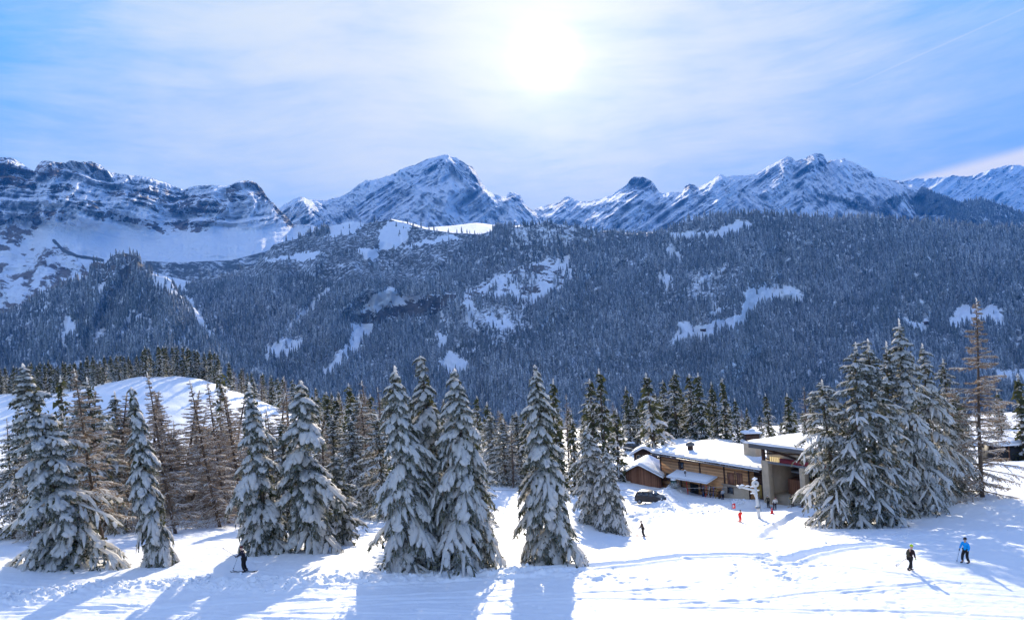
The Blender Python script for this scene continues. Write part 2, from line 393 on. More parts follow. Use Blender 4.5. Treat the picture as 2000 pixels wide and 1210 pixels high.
def m_mountain(name, rock_lo, rock_hi, sc, tint=(0.83, 0.86, 0.90), warm=None):
    def f(t):
        p = pos(t); r = attr(t, 'rock')
        n = t.noise(p, sc, 9, 0.68, 0.4); n2 = t.noise(p, sc*0.22, 5, 0.6)
        fac = t.ramp(t.math('ADD', r, t.math('MULTIPLY', t.math('SUBTRACT', n, 0.5), 1.8)), 0.46, 0.58)
        rk = t.mix(t.ramp(n, 0.3, 0.7), rock_lo, rock_hi)
        if warm: rk = t.mix(attr(t, 'warm'), rk, warm)
        veg = t.mix(n, (0.035, 0.045, 0.035), (0.20, 0.19, 0.17))
        c = t.mix(fac, tint, rk)
        vf = t.ramp(t.math('ADD', attr(t, 'veg'), t.math('MULTIPLY', t.math('SUBTRACT', t.noise(p, sc*2.2, 7, 0.75), 0.5), 1.7)), 0.38, 0.75)
        c = t.mix(vf, c, veg)
        return princ(t, c, 0.85, n, 0.30/sc, 1.0, spec=0.1)
    return material(name, f)
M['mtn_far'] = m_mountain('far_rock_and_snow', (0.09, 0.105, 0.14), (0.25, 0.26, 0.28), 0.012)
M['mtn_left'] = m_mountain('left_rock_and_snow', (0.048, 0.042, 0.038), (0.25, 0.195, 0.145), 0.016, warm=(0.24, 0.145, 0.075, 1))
M['slope'] = m_mountain('forest_floor', (0.05, 0.045, 0.04), (0.19, 0.16, 0.13), 0.03)

def rotc(x, y, deg):
    c, s = math.cos(math.radians(deg)), math.sin(math.radians(deg)); return x*c+y*s, -x*s+y*c

# L5 far right
def rel5(x, y, v):
    a, b = rotc(x, y, -38); return -1100*(ridged(a*0.010, b*0.045, 5, 0.55, seed=21)-0.5)
def at5(x, y, w, v):
    a, b = rotc(x, y, -38); r = 0.62*ridged(a*0.012, b*0.07, 5, 0.6, seed=22)
    return {'rock': r-0.06, 'veg': 0.9*sstep(y, 385, 400)*0+0.0*x, 'warm': 0*x}
rangemesh('distant_mountains', 420, 130, 1700, 2300, [(1700,372),(1768,354),(1792,349),(1816,348),(1840,345),(1861,342),(1889,346),(1931,332),(1955,325),(1979,321),(2000,325),(2060,318),(2150,335),(2300,330)],
          [(1700,470),(2300,470)], 8500, 11500, 1.0, rel5, at5, M['mtn_far'], back=3000, rag=2.0, seed=3)
# L4 the main chain
TOP4 = [(460,470),(520,430),(546,405),(582,384),(595,386),(607,391),(638,391),(673,381),(714,351),(722,353),(735,349),(763,342),(794,325),(810,322),(832,311),(850,307),(864,301),(876,303),(884,306),(900,313),(912,322),(922,326),(930,335),(940,356),(954,374),(978,384),(989,384),(994,376),(999,374),(1010,378),(1016,381),(1027,400),(1041,410),(1056,403),(1075,400),(1093,396),(1103,386),(1110,383),(1120,388),(1128,393),(1155,393),(1178,387),(1194,382),(1210,369),(1222,362),(1230,352),(1238,346),(1252,345),(1264,348),(1274,354),(1280,362),(1288,375),(1300,377),(1333,374),(1338,363),(1346,359),(1356,361),(1362,367),(1375,360),(1392,351),(1403,342),(1410,341),(1420,346),(1430,344),(1453,342),(1476,339),(1490,330),(1503,323),(1520,315),(1530,309),(1538,306),(1545,308),(1552,313),(1569,311),(1578,305),(1590,299),(1602,299),(1608,301),(1612,309),(1616,319),(1621,313),(1625,311),(1640,313),(1649,309),(1660,315),(1678,322),(1692,330),(1702,335),(1709,344),(1740,351),(1768,356),(1800,367),(1830,380),(1880,400),(1960,430),(2100,460)]
_dark4 = [(1780,392),(1800,367),(1820,354),(1835,362),(1861,378),(1880,395),(1850,420),(1790,420)]
def dipmix(x, y):
    q = fbm(x*.011, y*.016, 2, seed=36)
    return np.clip(sstep(q, .50, .60)*.9+sstep(x-(905+(y-300)*.5), -10, 30)*sstep(x, 1040, 990)+inpoly(x, y, [(1580,300),(1640,305),(1800,360),(1780,430),(1560,430)])*.8, 0, 1)
def rel4(x, y, v):
    a, b = rotc(x, y, -36); w = fbm(x*.012, y*.012, 3, seed=30)
    big = ridged((x+30*w)*0.0085, y*0.004+w*1.2, 3, 0.5, seed=31)
    r = ridged(a*0.010+w, b*0.055, 5, 0.58, seed=32)
    a2, b2 = rotc(x, y, 48); r2 = ridged(a2*0.014+w, b2*0.05, 5, 0.58, seed=35); mm = dipmix(x, y); r = r*(1-mm)+r2*mm
    e = sstep(v, 1.0, 0.93)
    return -(1000*(big-0.5)+620*(r-0.5)+150*(fbm(x*.12, y*.12, 4, seed=33)-.5))*(0.35+0.65*e)
def at4(x, y, w, v):
    a, b = rotc(x, y, -36); q = fbm(x*.012, y*.012, 3, seed=30)
    s = ridged(a*0.012+q, b*0.075, 6, 0.62, seed=32); a2, b2 = rotc(x, y, 48); mm = dipmix(x, y)
    s = s*(1-mm)+mm*ridged(a2*0.016+q, b2*0.07, 6, 0.62, seed=35)
    big = fbm(x*.02, y*.03, 3, seed=34)
    bb = np.where(mm > .5, b2, b)+8*(fbm(x*.03, y*.03, 3, seed=83)-.5); f = bb/11-np.floor(bb/11); s = s*.72+.30*sstep(f, .45, .6)*sstep(f, 1, .9)*(fbm(x*.03, y*.03, 2, seed=84) > .45)+.04
    r = 0.50*s+0.30*big-0.13
    # crests and the summit block are barer, big right snowfields cleaner
    r += 0.22*np.exp(-((x-905)/45)**2-((y-335)/38)**2)+0.30*np.exp(-((x-1252)/28)**2-((y-358)/14)**2)
    r += 0.22*np.exp(-((x-1580)/60)**2-((y-312)/10)**2)+0.25*np.exp(-((x-1006)/16)**2-((y-388)/14)**2)+0.5*np.exp(-((x-1347)/14)**2-((y-366)/8)**2)
    r += 0.24*sstep(segdist(x, y, [(1560,345),(1600,322),(1618,318)]), 10, 2)+0.28*sstep(segdist(x, y, [(1678,322),(1700,338),(1708,345)]), 8, 2)
    r -= 0.26*inpoly(x, y, [(1600,370),(1640,330),(1690,345),(1760,360),(1790,385),(1760,425),(1640,425)])
    r -= 0.16*inpoly(x, y, [(870,330),(905,360),(890,420),(800,430),(760,400)])
    r += 0.15*np.exp(-((x-585)/35)**2-((y-415)/30)**2)
    veg = 0.95*inpoly(x, y, _dark4)+0.55*sstep(segdist(x, y, [(1600,383),(1650,393),(1700,408),(1740,425)]), 16, 2)*1.1
    veg = veg+0.45*sstep(segdist(x, y, [(1490,345),(1500,400),(1545,430)]), 30, 5)
    veg = veg+0.6*sstep(segdist(x, y, [(1735,395),(1760,385),(1745,405)]), 14, 2)
    return {'rock': r, 'veg': np.clip(veg, 0, 1), 'warm': 0*x, 'forest': 1.0*inpoly(x, y, _dark4)+.35*(veg > .55)}
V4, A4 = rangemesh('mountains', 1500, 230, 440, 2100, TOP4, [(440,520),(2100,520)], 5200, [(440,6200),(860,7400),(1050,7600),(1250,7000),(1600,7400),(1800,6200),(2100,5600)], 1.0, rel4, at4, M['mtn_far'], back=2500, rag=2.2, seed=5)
# dark wooded hill low on the right
def rel45(x, y, v): return -300*(ridged(x*.02, y*.02, 4, seed=41)-.5)
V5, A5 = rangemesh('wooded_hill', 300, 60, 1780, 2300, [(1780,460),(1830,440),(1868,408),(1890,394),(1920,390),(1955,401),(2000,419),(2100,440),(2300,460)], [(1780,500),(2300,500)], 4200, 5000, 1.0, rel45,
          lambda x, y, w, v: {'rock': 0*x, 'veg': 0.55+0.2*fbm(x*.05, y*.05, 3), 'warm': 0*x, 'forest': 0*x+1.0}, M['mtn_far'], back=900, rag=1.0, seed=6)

# L3 the left cliffs above the snow bowl
TOP3 = [(-200,330),(-100,300),(0,306),(21,308),(40,318),(66,334),(74,322),(80,316),(100,314),(118,317),(128,320),(135,314),(155,316),(180,315),(196,322),(215,337),(250,342),(295,346),(325,358),(358,370),(370,366),(382,363),(410,362),(444,363),(460,356),(483,352),(500,356),(512,370),(521,384),(542,405),(560,424),(573,438),(611,440),(650,455),(760,470)]
def bandc(x, y):
    """stratum coordinate: layers sag between the two summits and rise to the right"""
    return y-(0.00026*(x-330)**2*np.where(x > 330, -1.0, -0.35)+0.30*np.clip(x-120, -200, 210)*0.35)
BOWL = [(118,474),(139,433),(180,437),(295,450),(347,466),(434,460),(514,436),(540,447),(575,450),(640,448),(640,500),(521,488),(451,506),(347,509),(271,502),(194,502),(146,488)]
def strata(x, y, w, per=15.0):
    s = bandc(x, y)+26*(w-.5)+9*(fbm(x*.03, y*.03, 3, seed=80)-.5); q = s/per+.6*fbm(x*.006, y*.02, 2, seed=81)*3; f = q-np.floor(q)
    lim = .30+.45*(fbm(x*.02, y*.035, 3, seed=82)-.35); return sstep(f, lim, lim+.12)*sstep(f, 1.0, .93)
def rel3(x, y, v):
    w = fbm(x*.015, y*.015, 3, seed=50); s = bandc(x, y)+26*(w-.5)
    bowl = sstep(y, 425, 455)
    r = ridged(x*.006+w, s*.045, 4, 0.55, seed=51)
    gul = ridged(x*.022+y*.012+.6*w, y*.016-x*.006, 4, 0.55, seed=52)
    return -(300*(r-.5)+330*(gul-.5)*(1-bowl)-22*strata(x, y, w)*(1-bowl)+70*(fbm(x*.1, y*.1, 4, seed=53)-.5))*(1-0.8*bowl)-160*(w-.5)
ROCKS3 = [[(-260,300),(0,300),(66,334),(83,356),(69,370),(45,363),(21,367),(0,385),(-260,400)],[(69,334),(80,310),(115,308),(132,325),(121,346),(90,353)],
 [(134,308),(180,308),(212,336),(222,349),(243,381),(222,384),(194,367),(163,339),(139,336)],[(250,374),(295,363),(347,377),(396,379),(441,389),(450,405),(410,421),(364,421),(312,412),(271,400),(243,390)],
 [(451,360),(486,350),(507,360),(519,381),(486,386),(451,395),(440,380)],[(-260,440),(0,433),(69,410),(139,410),(118,433),(87,454),(59,481),(21,499),(-260,520)],
 [(149,393),(194,393),(222,417),(264,424),(312,433),(305,445),(243,434),(194,430),(156,419)],[(295,443),(347,431),(382,434),(416,427),(448,417),(410,449),(361,456),(312,454)],[(90,372),(120,358),(150,366),(140,386),(110,392)],[(196,345),(240,352),(262,366),(236,368)]]
def at3(x, y, w_, v):
    w = fbm(x*.015, y*.015, 3, seed=50); s = bandc(x, y)+26*(w-.5)
    band = ridged(x*.006+w, s*.045, 5, 0.6, seed=51)
    fine = ridged(x*.02, s*.16, 4, 0.6, seed=54)
    diag = ridged((x-y*.9)*.03+w*2, (y+x*.45)*.05, 4, .6, seed=55); st = strata(x, y, w)*(fbm(x*.03, y*.03, 2, seed=86) > .47)
    jx = x+16*(fbm(x*.05, y*.05, 4, .6, seed=87)-.5); jy = y+16*(fbm(x*.05, y*.05, 4, .6, seed=88)-.5); pm = np.zeros(x.shape)
    for p in ROCKS3: pm = np.maximum(pm, 1.0*inpoly(jx, jy, p))
    r = -0.22+0.08*band+0.18*fine+0.38*diag+0.07*st+pm*(.32+.08*st)
    zig = sstep(np.abs(((x*0.5+2.2*(y-0.3*x)*0.5) % 46)-23), 8, 0)*inpoly(x, y, [(60,345),(215,345),(250,430),(140,432),(60,400)]); r -= 0.34*zig
    r -= 0.20*np.exp(-((x-280)/90)**2-((y-355)/10)**2)
    r += 0.5*sstep(segdist(x, y, [(505,358),(525,385),(545,408),(568,437)]), 12, 3)
    inb = inpoly(x+10*(w-.5), y+14*(fbm(x*.05, y*.05, 3)-.5), BOWL); r = np.where(inb, 0.02+0.14*fine*(y > 486), r)
    low = inpoly(x, y, [(-300,520),(0,505),(120,470),(150,500),(180,540),(0,620),(-300,640)]); r = np.where(low, 0.20+0.42*ridged(x*.03, y*.03, 4, seed=57), r)
    r -= 0.25*sstep(segdist(x, y, [(0,502),(60,470),(100,440),(150,425)]), 16, 4)
    veg = 0.75*inpoly(x, y, [(250,508),(347,512),(451,508),(521,490),(640,455),(640,600),(420,560),(330,540),(280,525)])*(0.6+.6*fbm(x*.04, y*.09, 3))
    veg = veg+0.95*sstep(segdist(x, y, [(105,470),(125,490),(150,500),(200,508)]), 6, 1)
    warm = np.exp(-((x-20)/40)**2-((y-345)/24)**2)+np.exp(-((x-100)/26)**2-((y-330)/14)**2)+0.9*np.exp(-((x-98)/28)**2-((y-428)/22)**2)
    return {'rock': np.clip(r, 0, 1.2), 'veg': np.clip(veg, 0, 1), 'warm': np.clip(warm, 0, 1)}
rangemesh('cliffs', 1000, 300, -260, 760, TOP3, [(-260,640),(760,600)], [(-260,2800),(300,3300),(760,3600)], [(-260,3900),(100,4100),(480,4900),(760,4600)], 1.15, rel3, at3, M['mtn_left'], back=1500, rag=2.4, seed=8)

# L2 the wide forest slope and L1 the forest spur on the left
CLEAR = [
 [(1309,676),(1326,631),(1368,634),(1410,627),(1448,613),(1451,592),(1448,568),(1486,561),(1545,558),(1569,575),(1566,585),(1521,585),(1486,591),(1469,606),(1462,622),(1434,644),(1399,648),(1392,662),(1357,665),(1323,672)],
 [(1298,482),(1309,482),(1340,509),(1326,516),(1303,502)], [(1279,528),(1298,531),(1318,554),(1295,563),(1285,547)],
 [(1290,462),(1330,455),(1364,452),(1410,445),(1436,430),(1462,431),(1478,440),(1440,456),(1413,466),(1382,461),(1340,466)],
 [(1350,551),(1392,535),(1378,556)], [(1220,500),(1240,520),(1232,524)],
 [(1764,625),(1782,627),(1799,631),(1823,622),(1813,645),(1775,641)], [(1855,620),(1879,597),(1900,599),(1941,601),(1962,613),(1962,643),(1934,629),(1900,633),(1862,641)],
 [(1940,722),(2100,716),(2100,755),(1945,750)], [(1395,600),(1412,598),(1405,620),(1392,616)],
 [(985,537),(1020,519),(1061,507),(1110,502),(1136,547),(1100,566),(1075,574),(1060,585),(1028,605),(1016,590),(1006,577),(936,584),(902,587),(909,568)],
 [(697,620),(728,575),(763,561),(775,578),(815,576),(867,573),(900,575),(853,613),(798,622),(742,633),(707,631)],
 [(690,631),(735,631),(718,655),(700,679),(672,702),(650,728),(625,748),(636,715),(670,680)], [(515,688),(555,660),(600,663),(584,692),(520,702)],
 [(850,594),(867,597),(860,629)], [(909,582),(921,582),(928,640),(914,642)], [(850,715),(880,690),(910,698),(914,727),(890,737)],
 [(739,445),(763,434),(800,441),(793,469),(770,487),(744,490)], [(704,486),(739,488),(735,502),(710,507)],
 [(515,506),(624,490),(634,495),(607,509)], [(784,483),(888,455),(893,462),(840,478)], [(640,445),(687,428),(714,435),(682,457),(646,465)],
 [(347,560),(360,566),(395,618),(432,668),(424,674),(388,628)], [(135,613),(148,644),(121,686),(113,672),(121,627)],
 [(645,556),(655,560),(600,618),(556,652),(550,646),(600,600)], [(850,655),(870,650),(875,672),(858,680)], [(940,610),(985,622),(1005,640),(960,640)]]
SPARSE = [  # shrubs and scattered trees
 [(340,560),(403,540),(497,518),(535,474),(625,464),(763,425),(975,455),(900,480),(860,540),(760,560),(700,545),(650,560),(600,540),(480,545)],
 CLEAR[10], [(900,590),(1010,600),(1040,640),(960,670),(900,650)], [(1340,530),(1440,520),(1450,570),(1340,600)], [(1000,440),(1120,440),(1150,470),(1020,480)]]
def masks(x, y):
    jx = x+13*(fbm(x*.09, y*.09, 4, .65, seed=60)-.5)*2; jy = y+10*(fbm(x*.09, y*.09, 4, .65, seed=61)-.5)*2
    c = np.zeros(x.shape, bool)
    for p in CLEAR: c |= inpoly(jx, jy, p)
    s = np.zeros(x.shape, bool)
    for p in SPARSE: s |= inpoly(jx, jy, p)
    return c, s
CLIFF = CLEAR[11]
def at2(x, y, w, v):
    c, s = masks(x, y); n = fbm(x*.05, y*.05, 4, seed=62)
    dens = np.where(c, 0.022, np.where(s, 0.20, 1.0))*(0.6+.8*fbm(x*.02, y*.03, 3, seed=59))
    dens = np.where(inpoly(x, y, CLEAR[10]), 0.30*(fbm(x*.09+y*.02, y*.01, 3, seed=64) > .50), dens)
    gap = sstep(fbm(x*.035, y*.07, 4, 0.6, seed=63), 0.62, 0.70); dens = dens*(1-0.40*gap)
    dens = np.where(inpoly(x, y, SPARSE[0]), 0.05*dens/.2, dens)
    cl = inpoly(x, y, CLIFF); a, b = rotc(x, y, 16)
    rk = 0.75*ridged(a*.03, b*.11, 4, 0.6, seed=65)
    rk2 = ridged(a*.025, b*.16, 4, 0.6, seed=68); rock = np.where(cl, 0.26+0.62*rk2*sstep(y-(608-.24*(x-740)), -14, 4)+.22*rk, 0.0)
    rock = np.where(inpoly(x, y, [(728,577),(760,560),(773,578),(735,612),(714,600)]), 0.1, rock)
    rock = np.where(inpoly(x, y, CLEAR[10]), 0.20+0.46*ridged(a*.04, b*.13, 3, seed=66)*(fbm(x*.05, y*.05, 2, seed=69) > .42), rock)
    rock += 0.75*sstep(segdist(x, y, [(592,720),(625,700),(655,680)]), 10, 3)
    veg = np.where(c, 0.04+.08*n, np.where(s, 0.46+.25*n, 0.60))
    veg = np.where(inpoly(x, y, SPARSE[0]) & ~c, 0.56+0.22*fbm(x*.03, y*.06, 4, seed=67), veg)
    return {'rock': rock, 'veg': veg, 'warm': 0*x, 'forest': dens}
TOP2 = [(-300,640),(200,600),(347,566),(380,548),(403,540),(440,532),(497,517),(535,477),(580,466),(602,456),(624,450),(645,442),(687,431),(714,436),(763,429),(798,438),(832,448),(880,455),(937,458),(960,452),(975,446),(989,446),(1041,438),(1075,436),(1128,441),(1173,455),(1240,464),(1285,462),(1302,452),(1330,435),(1382,424),(1417,419),(1486,417),(1556,422),(1680,427),(1712,425),(1792,431),(1851,438),(1920,441),(2000,446),(2300,455)]
CAP2 = [(-300,900),(740,480),(763,427),(798,434),(832,444),(880,441),(930,435),(971,440),(989,446),(1000,441),(1041,440),(1173,455),(1180,450),(1240,456),(1285,452),(1300,452),(1310,480),(2300,500)]
def rel2(x, y, v):
    w = fbm(x*.006, y*.006, 3, seed=70)
    spur = ridged((x+0.35*y)*.0042+.6*w, y*.0012, 3, 0.45, seed=71)
    e = sstep(v, 1.0, 0.86)
    r = -420*(spur-.5)*e-110*(fbm(x*.03, y*.03, 4, seed=72)-.5)*e
    # the clearings lie flatter: knoll of paler trees above the cliff
    r += -150*np.exp(-((x-760)/110)**2-((y-560)/40)**2)
    return r
V2, A2 = rangemesh('forest_slope', 1300, 260, -300, 2300, TOP2, [(-300,900),(2300,900)], 1350, [(-300,2500),(400,2750),(760,3000),(1000,2700),(1500,2750),(2300,2700)], 0.85, rel2, at2, M['slope'],
          back=700, rag=1.2, cap=(CAP2, 620), seed=9)
TOP1 = [(-300,640),(-100,625),(0,611),(42,601),(87,573),(146,549),(174,542),(180,512),(194,512),(205,516),(219,499),(243,494),(267,499),(274,518),(295,534),(333,548),(347,572),(368,597),(392,625),(417,650),(437,678),(486,706),(560,760),(620,820)]
def at1(x, y, w, v):
    c, s = masks(x, y); n = fbm(x*.05, y*.05, 4, seed=75)
    crag = inpoly(x, y, [(175,560),(180,505),(219,490),(270,490),(285,530),(260,560),(220,545)])
    dens = np.where(c, 0, np.where(crag, 0.35, 1.0))*(1-0.7*sstep(n, .62, .7))
    slot = sstep(segdist(x, y, [(222,525),(205,548),(195,570)]), 9, 3); dens = dens*(1-slot)
    lit = inpoly(x, y, [(290,530),(320,534),(352,568),(362,585),(330,570),(300,560)]); dens = np.where(lit, 0.06, dens)
    return {'rock': np.where(crag, 0.42+.35*n, 0.0), 'veg': np.where(c | lit, 0.05, 0.55)*(1-.9*slot), 'warm': 0*x, 'forest': dens}
def rel1(x, y, v): return (-220*(ridged((x+.5*y)*.008, y*.002, 3, seed=76)-.5)-60*(fbm(x*.04, y*.04, 4, seed=77)-.5))*sstep(v, 1.0, .85)
V1, A1 = rangemesh('forest_spur', 460, 170, -300, 620, TOP1, [(-300,900),(620,900)], 1250, [(-300,2000),(250,2150),(620,1500)], 0.9, rel1, at1, M['slope'], back=300, rag=1.6, seed=10)

# ------------------------------------------------------------------ far woods: thousands of snow dusted spruces read as one mass
def m_wood():
    def f(t):
        n = t.noise(pos(t), 0.004, 4, 0.6)
        c = t.mix(attr(t, 'shade'), (0.020, 0.032, 0.030), (0.070, 0.082, 0.065))
        fr = t.math('MULTIPLY', attr(t, 'frost'), t.ramp(n, 0.3, 0.7, 0.55, 1.0))
        return princ(t, t.mix(fr, c, (0.66, 0.68, 0.70)), 0.85, spec=0.1)
    return material('far_wood', f)
M['wood'] = m_wood()
def scatter(V, dens, n, rs):
    a = V[:-1, :-1]; b = V[:-1, 1:]; c = V[1:, :-1]
    ar = np.linalg.norm(np.cross(b-a, c-a), axis=-1)*dens[:-1, :-1]; ar = np.nan_to_num(ar)
    cs = np.cumsum(ar.ravel()); k = np.searchsorted(cs, rs.rand(n)*cs[-1]); i, j = np.unravel_index(np.minimum(k, ar.size-1), ar.shape)
    u, w = rs.rand(n, 1), rs.rand(n, 1)
    return (V[i, j]*(1-u)+V[i, j+1]*u)*(1-w)+(V[i+1, j]*(1-u)+V[i+1, j+1]*u)*w
def conifer_mass(name, pts, hmin, hmax, rs, tiers=4, sides=6, label=None, frost=1.0):
    n = len(pts); pn = fbm(pts[:, 0]*.008, pts[:, 1]*.004+pts[:, 2]*.01, 4, .6, seed=90); H = rs.uniform(hmin, hmax, n)*rs.choice([0.5, 0.75, 1, 1, 1.2], n)*(.62+.72*pn); R = H*rs.uniform(0.15, 0.21, n)
    vs = []; fr = []
    th0 = rs.rand(n)*6.28
    for k in range(tiers):
        z0 = 0.05+0.95*(k/tiers)**0.95-0.04; z1 = min(1.0, z0+1.45/tiers+0.06) if k < tiers-1 else 1.0; rr = (1-0.93*k/tiers)**0.95
        ap = np.stack([0*H, 0*H, H*z1], -1)[:, None]; ang = th0[:, None]+k*0.6+np.arange(sides)*2*np.pi/sides
        r = (R*rr)[:, None]*rs.uniform(0.65, 1.2, (n, sides)); z = (H*z0)[:, None]+rs.uniform(-.05, .04, (n, sides))*H[:, None]
        ring = np.stack([np.cos(ang)*r, np.sin(ang)*r, z], -1)
        vs.append(np.concatenate([ap, ring], 1)); f = rs.uniform(0.15, 0.95, (n, sides+1)); f[:, 0] *= 0.25 if k < tiers-1 else 1.0; fr.append(f)
    V = np.concatenate(vs, 1)+pts[:, None]-np.array([0, 0, 1.0]); nv = V.shape[1]
    st = []
    for k in range(tiers):
        o = k*(sides+1)
        for s in range(sides): st.append((o, o+1+s, o+1+(s+1) % sides))
    Fc = (np.arange(n)[:, None, None]*nv+np.array(st)[None]).reshape(-1, 3)
    frv = np.concatenate(fr, 1)*(0.30+0.65*rs.rand(n, 1))*frost*np.clip(.45+1.6*pn, 0, 1.7)[:, None]; frv = np.clip(frv, 0, 1); sh = np.repeat(rs.rand(n, 1), nv, 1)
    o = mesh_np(name, V.reshape(-1, 3), Fc, M['wood'], attrs={'frost': frv, 'shade': sh}); o['kind'] = 'stuff'
    return o
_rs = np.random.RandomState(3)
p2 = scatter(V2, A2['forest'], 76000, _rs); conifer_mass('far_wood', p2, 17, 27, _rs)
p1 = scatter(V1, A1['forest'], 15000, _rs); conifer_mass('far_wood', p1, 15, 24, _rs, frost=0.8)
p4 = np.concatenate([scatter(V4, A4['forest'], 5000, _rs), scatter(V5, A5['forest'], 9000, _rs)]); conifer_mass('far_wood', p4, 20, 30, _rs, tiers=3, sides=5, frost=0.6)
# ------------------------------------------------------------------ trees
class Buf:
    def __init__(s): s.v = []; s.f3 = []; s.f4 = []; s.a = []; s.n = 0
    def add(s, V, f3=None, f4=None, a=None):
        V = np.asarray(V, float).reshape(-1, 3); s.v.append(V)
        if f3 is not None and len(f3): s.f3.append(np.asarray(f3)+s.n)
        if f4 is not None and len(f4): s.f4.append(np.asarray(f4)+s.n)
        s.a.append(np.zeros(len(V)) if a is None else np.broadcast_to(a, len(V))); s.n += len(V)
    def faces(s):
        o = []
        if s.f3: o.append(np.concatenate(s.f3))
        if s.f4: o.append(np.concatenate(s.f4))
        return o
    def data(s): return np.concatenate(s.v), s.faces(), np.concatenate(s.a)
    def obj(s, name, mat, parent=None, smooth=False, attrname='frost'):
        V, Fc, a = s.data(); return mesh_np(name, V, Fc, mat, parent, attrs={attrname: a}, smooth=smooth)
def tube(path, rad, sides=6, cap=True):
    path = np.asarray(path, float); n = len(path); rad = np.broadcast_to(rad, n)
    d = np.gradient(path, axis=0); d /= np.linalg.norm(d, axis=1)[:, None]+1e-9
    up = np.where(np.abs(d[:, 2:3]) > 0.9, [[1.0, 0, 0]], [[0, 0, 1.0]]); u = np.cross(d, up); u /= np.linalg.norm(u, axis=1)[:, None]+1e-9; w = np.cross(u, d)
    th = np.arange(sides)*2*np.pi/sides
    V = path[:, None]+rad[:, None, None]*(np.cos(th)[None, :, None]*u[:, None]+np.sin(th)[None, :, None]*w[:, None])
    f = []
    for i in range(n-1):
        for j in range(sides): k = (j+1) % sides; f.append((i*sides+j, i*sides+k, (i+1)*sides+k, (i+1)*sides+j))
    V = V.reshape(-1, 3); f3 = []
    if cap:
        V = np.concatenate([V, path[:1], path[-1:]]); a = n*sides
        for j in range(sides): k = (j+1) % sides; f3 += [(k, j, a), ((n-1)*sides+j, (n-1)*sides+k, a+1)]
    return V, np.array(f3).reshape(-1, 3), np.array(f)

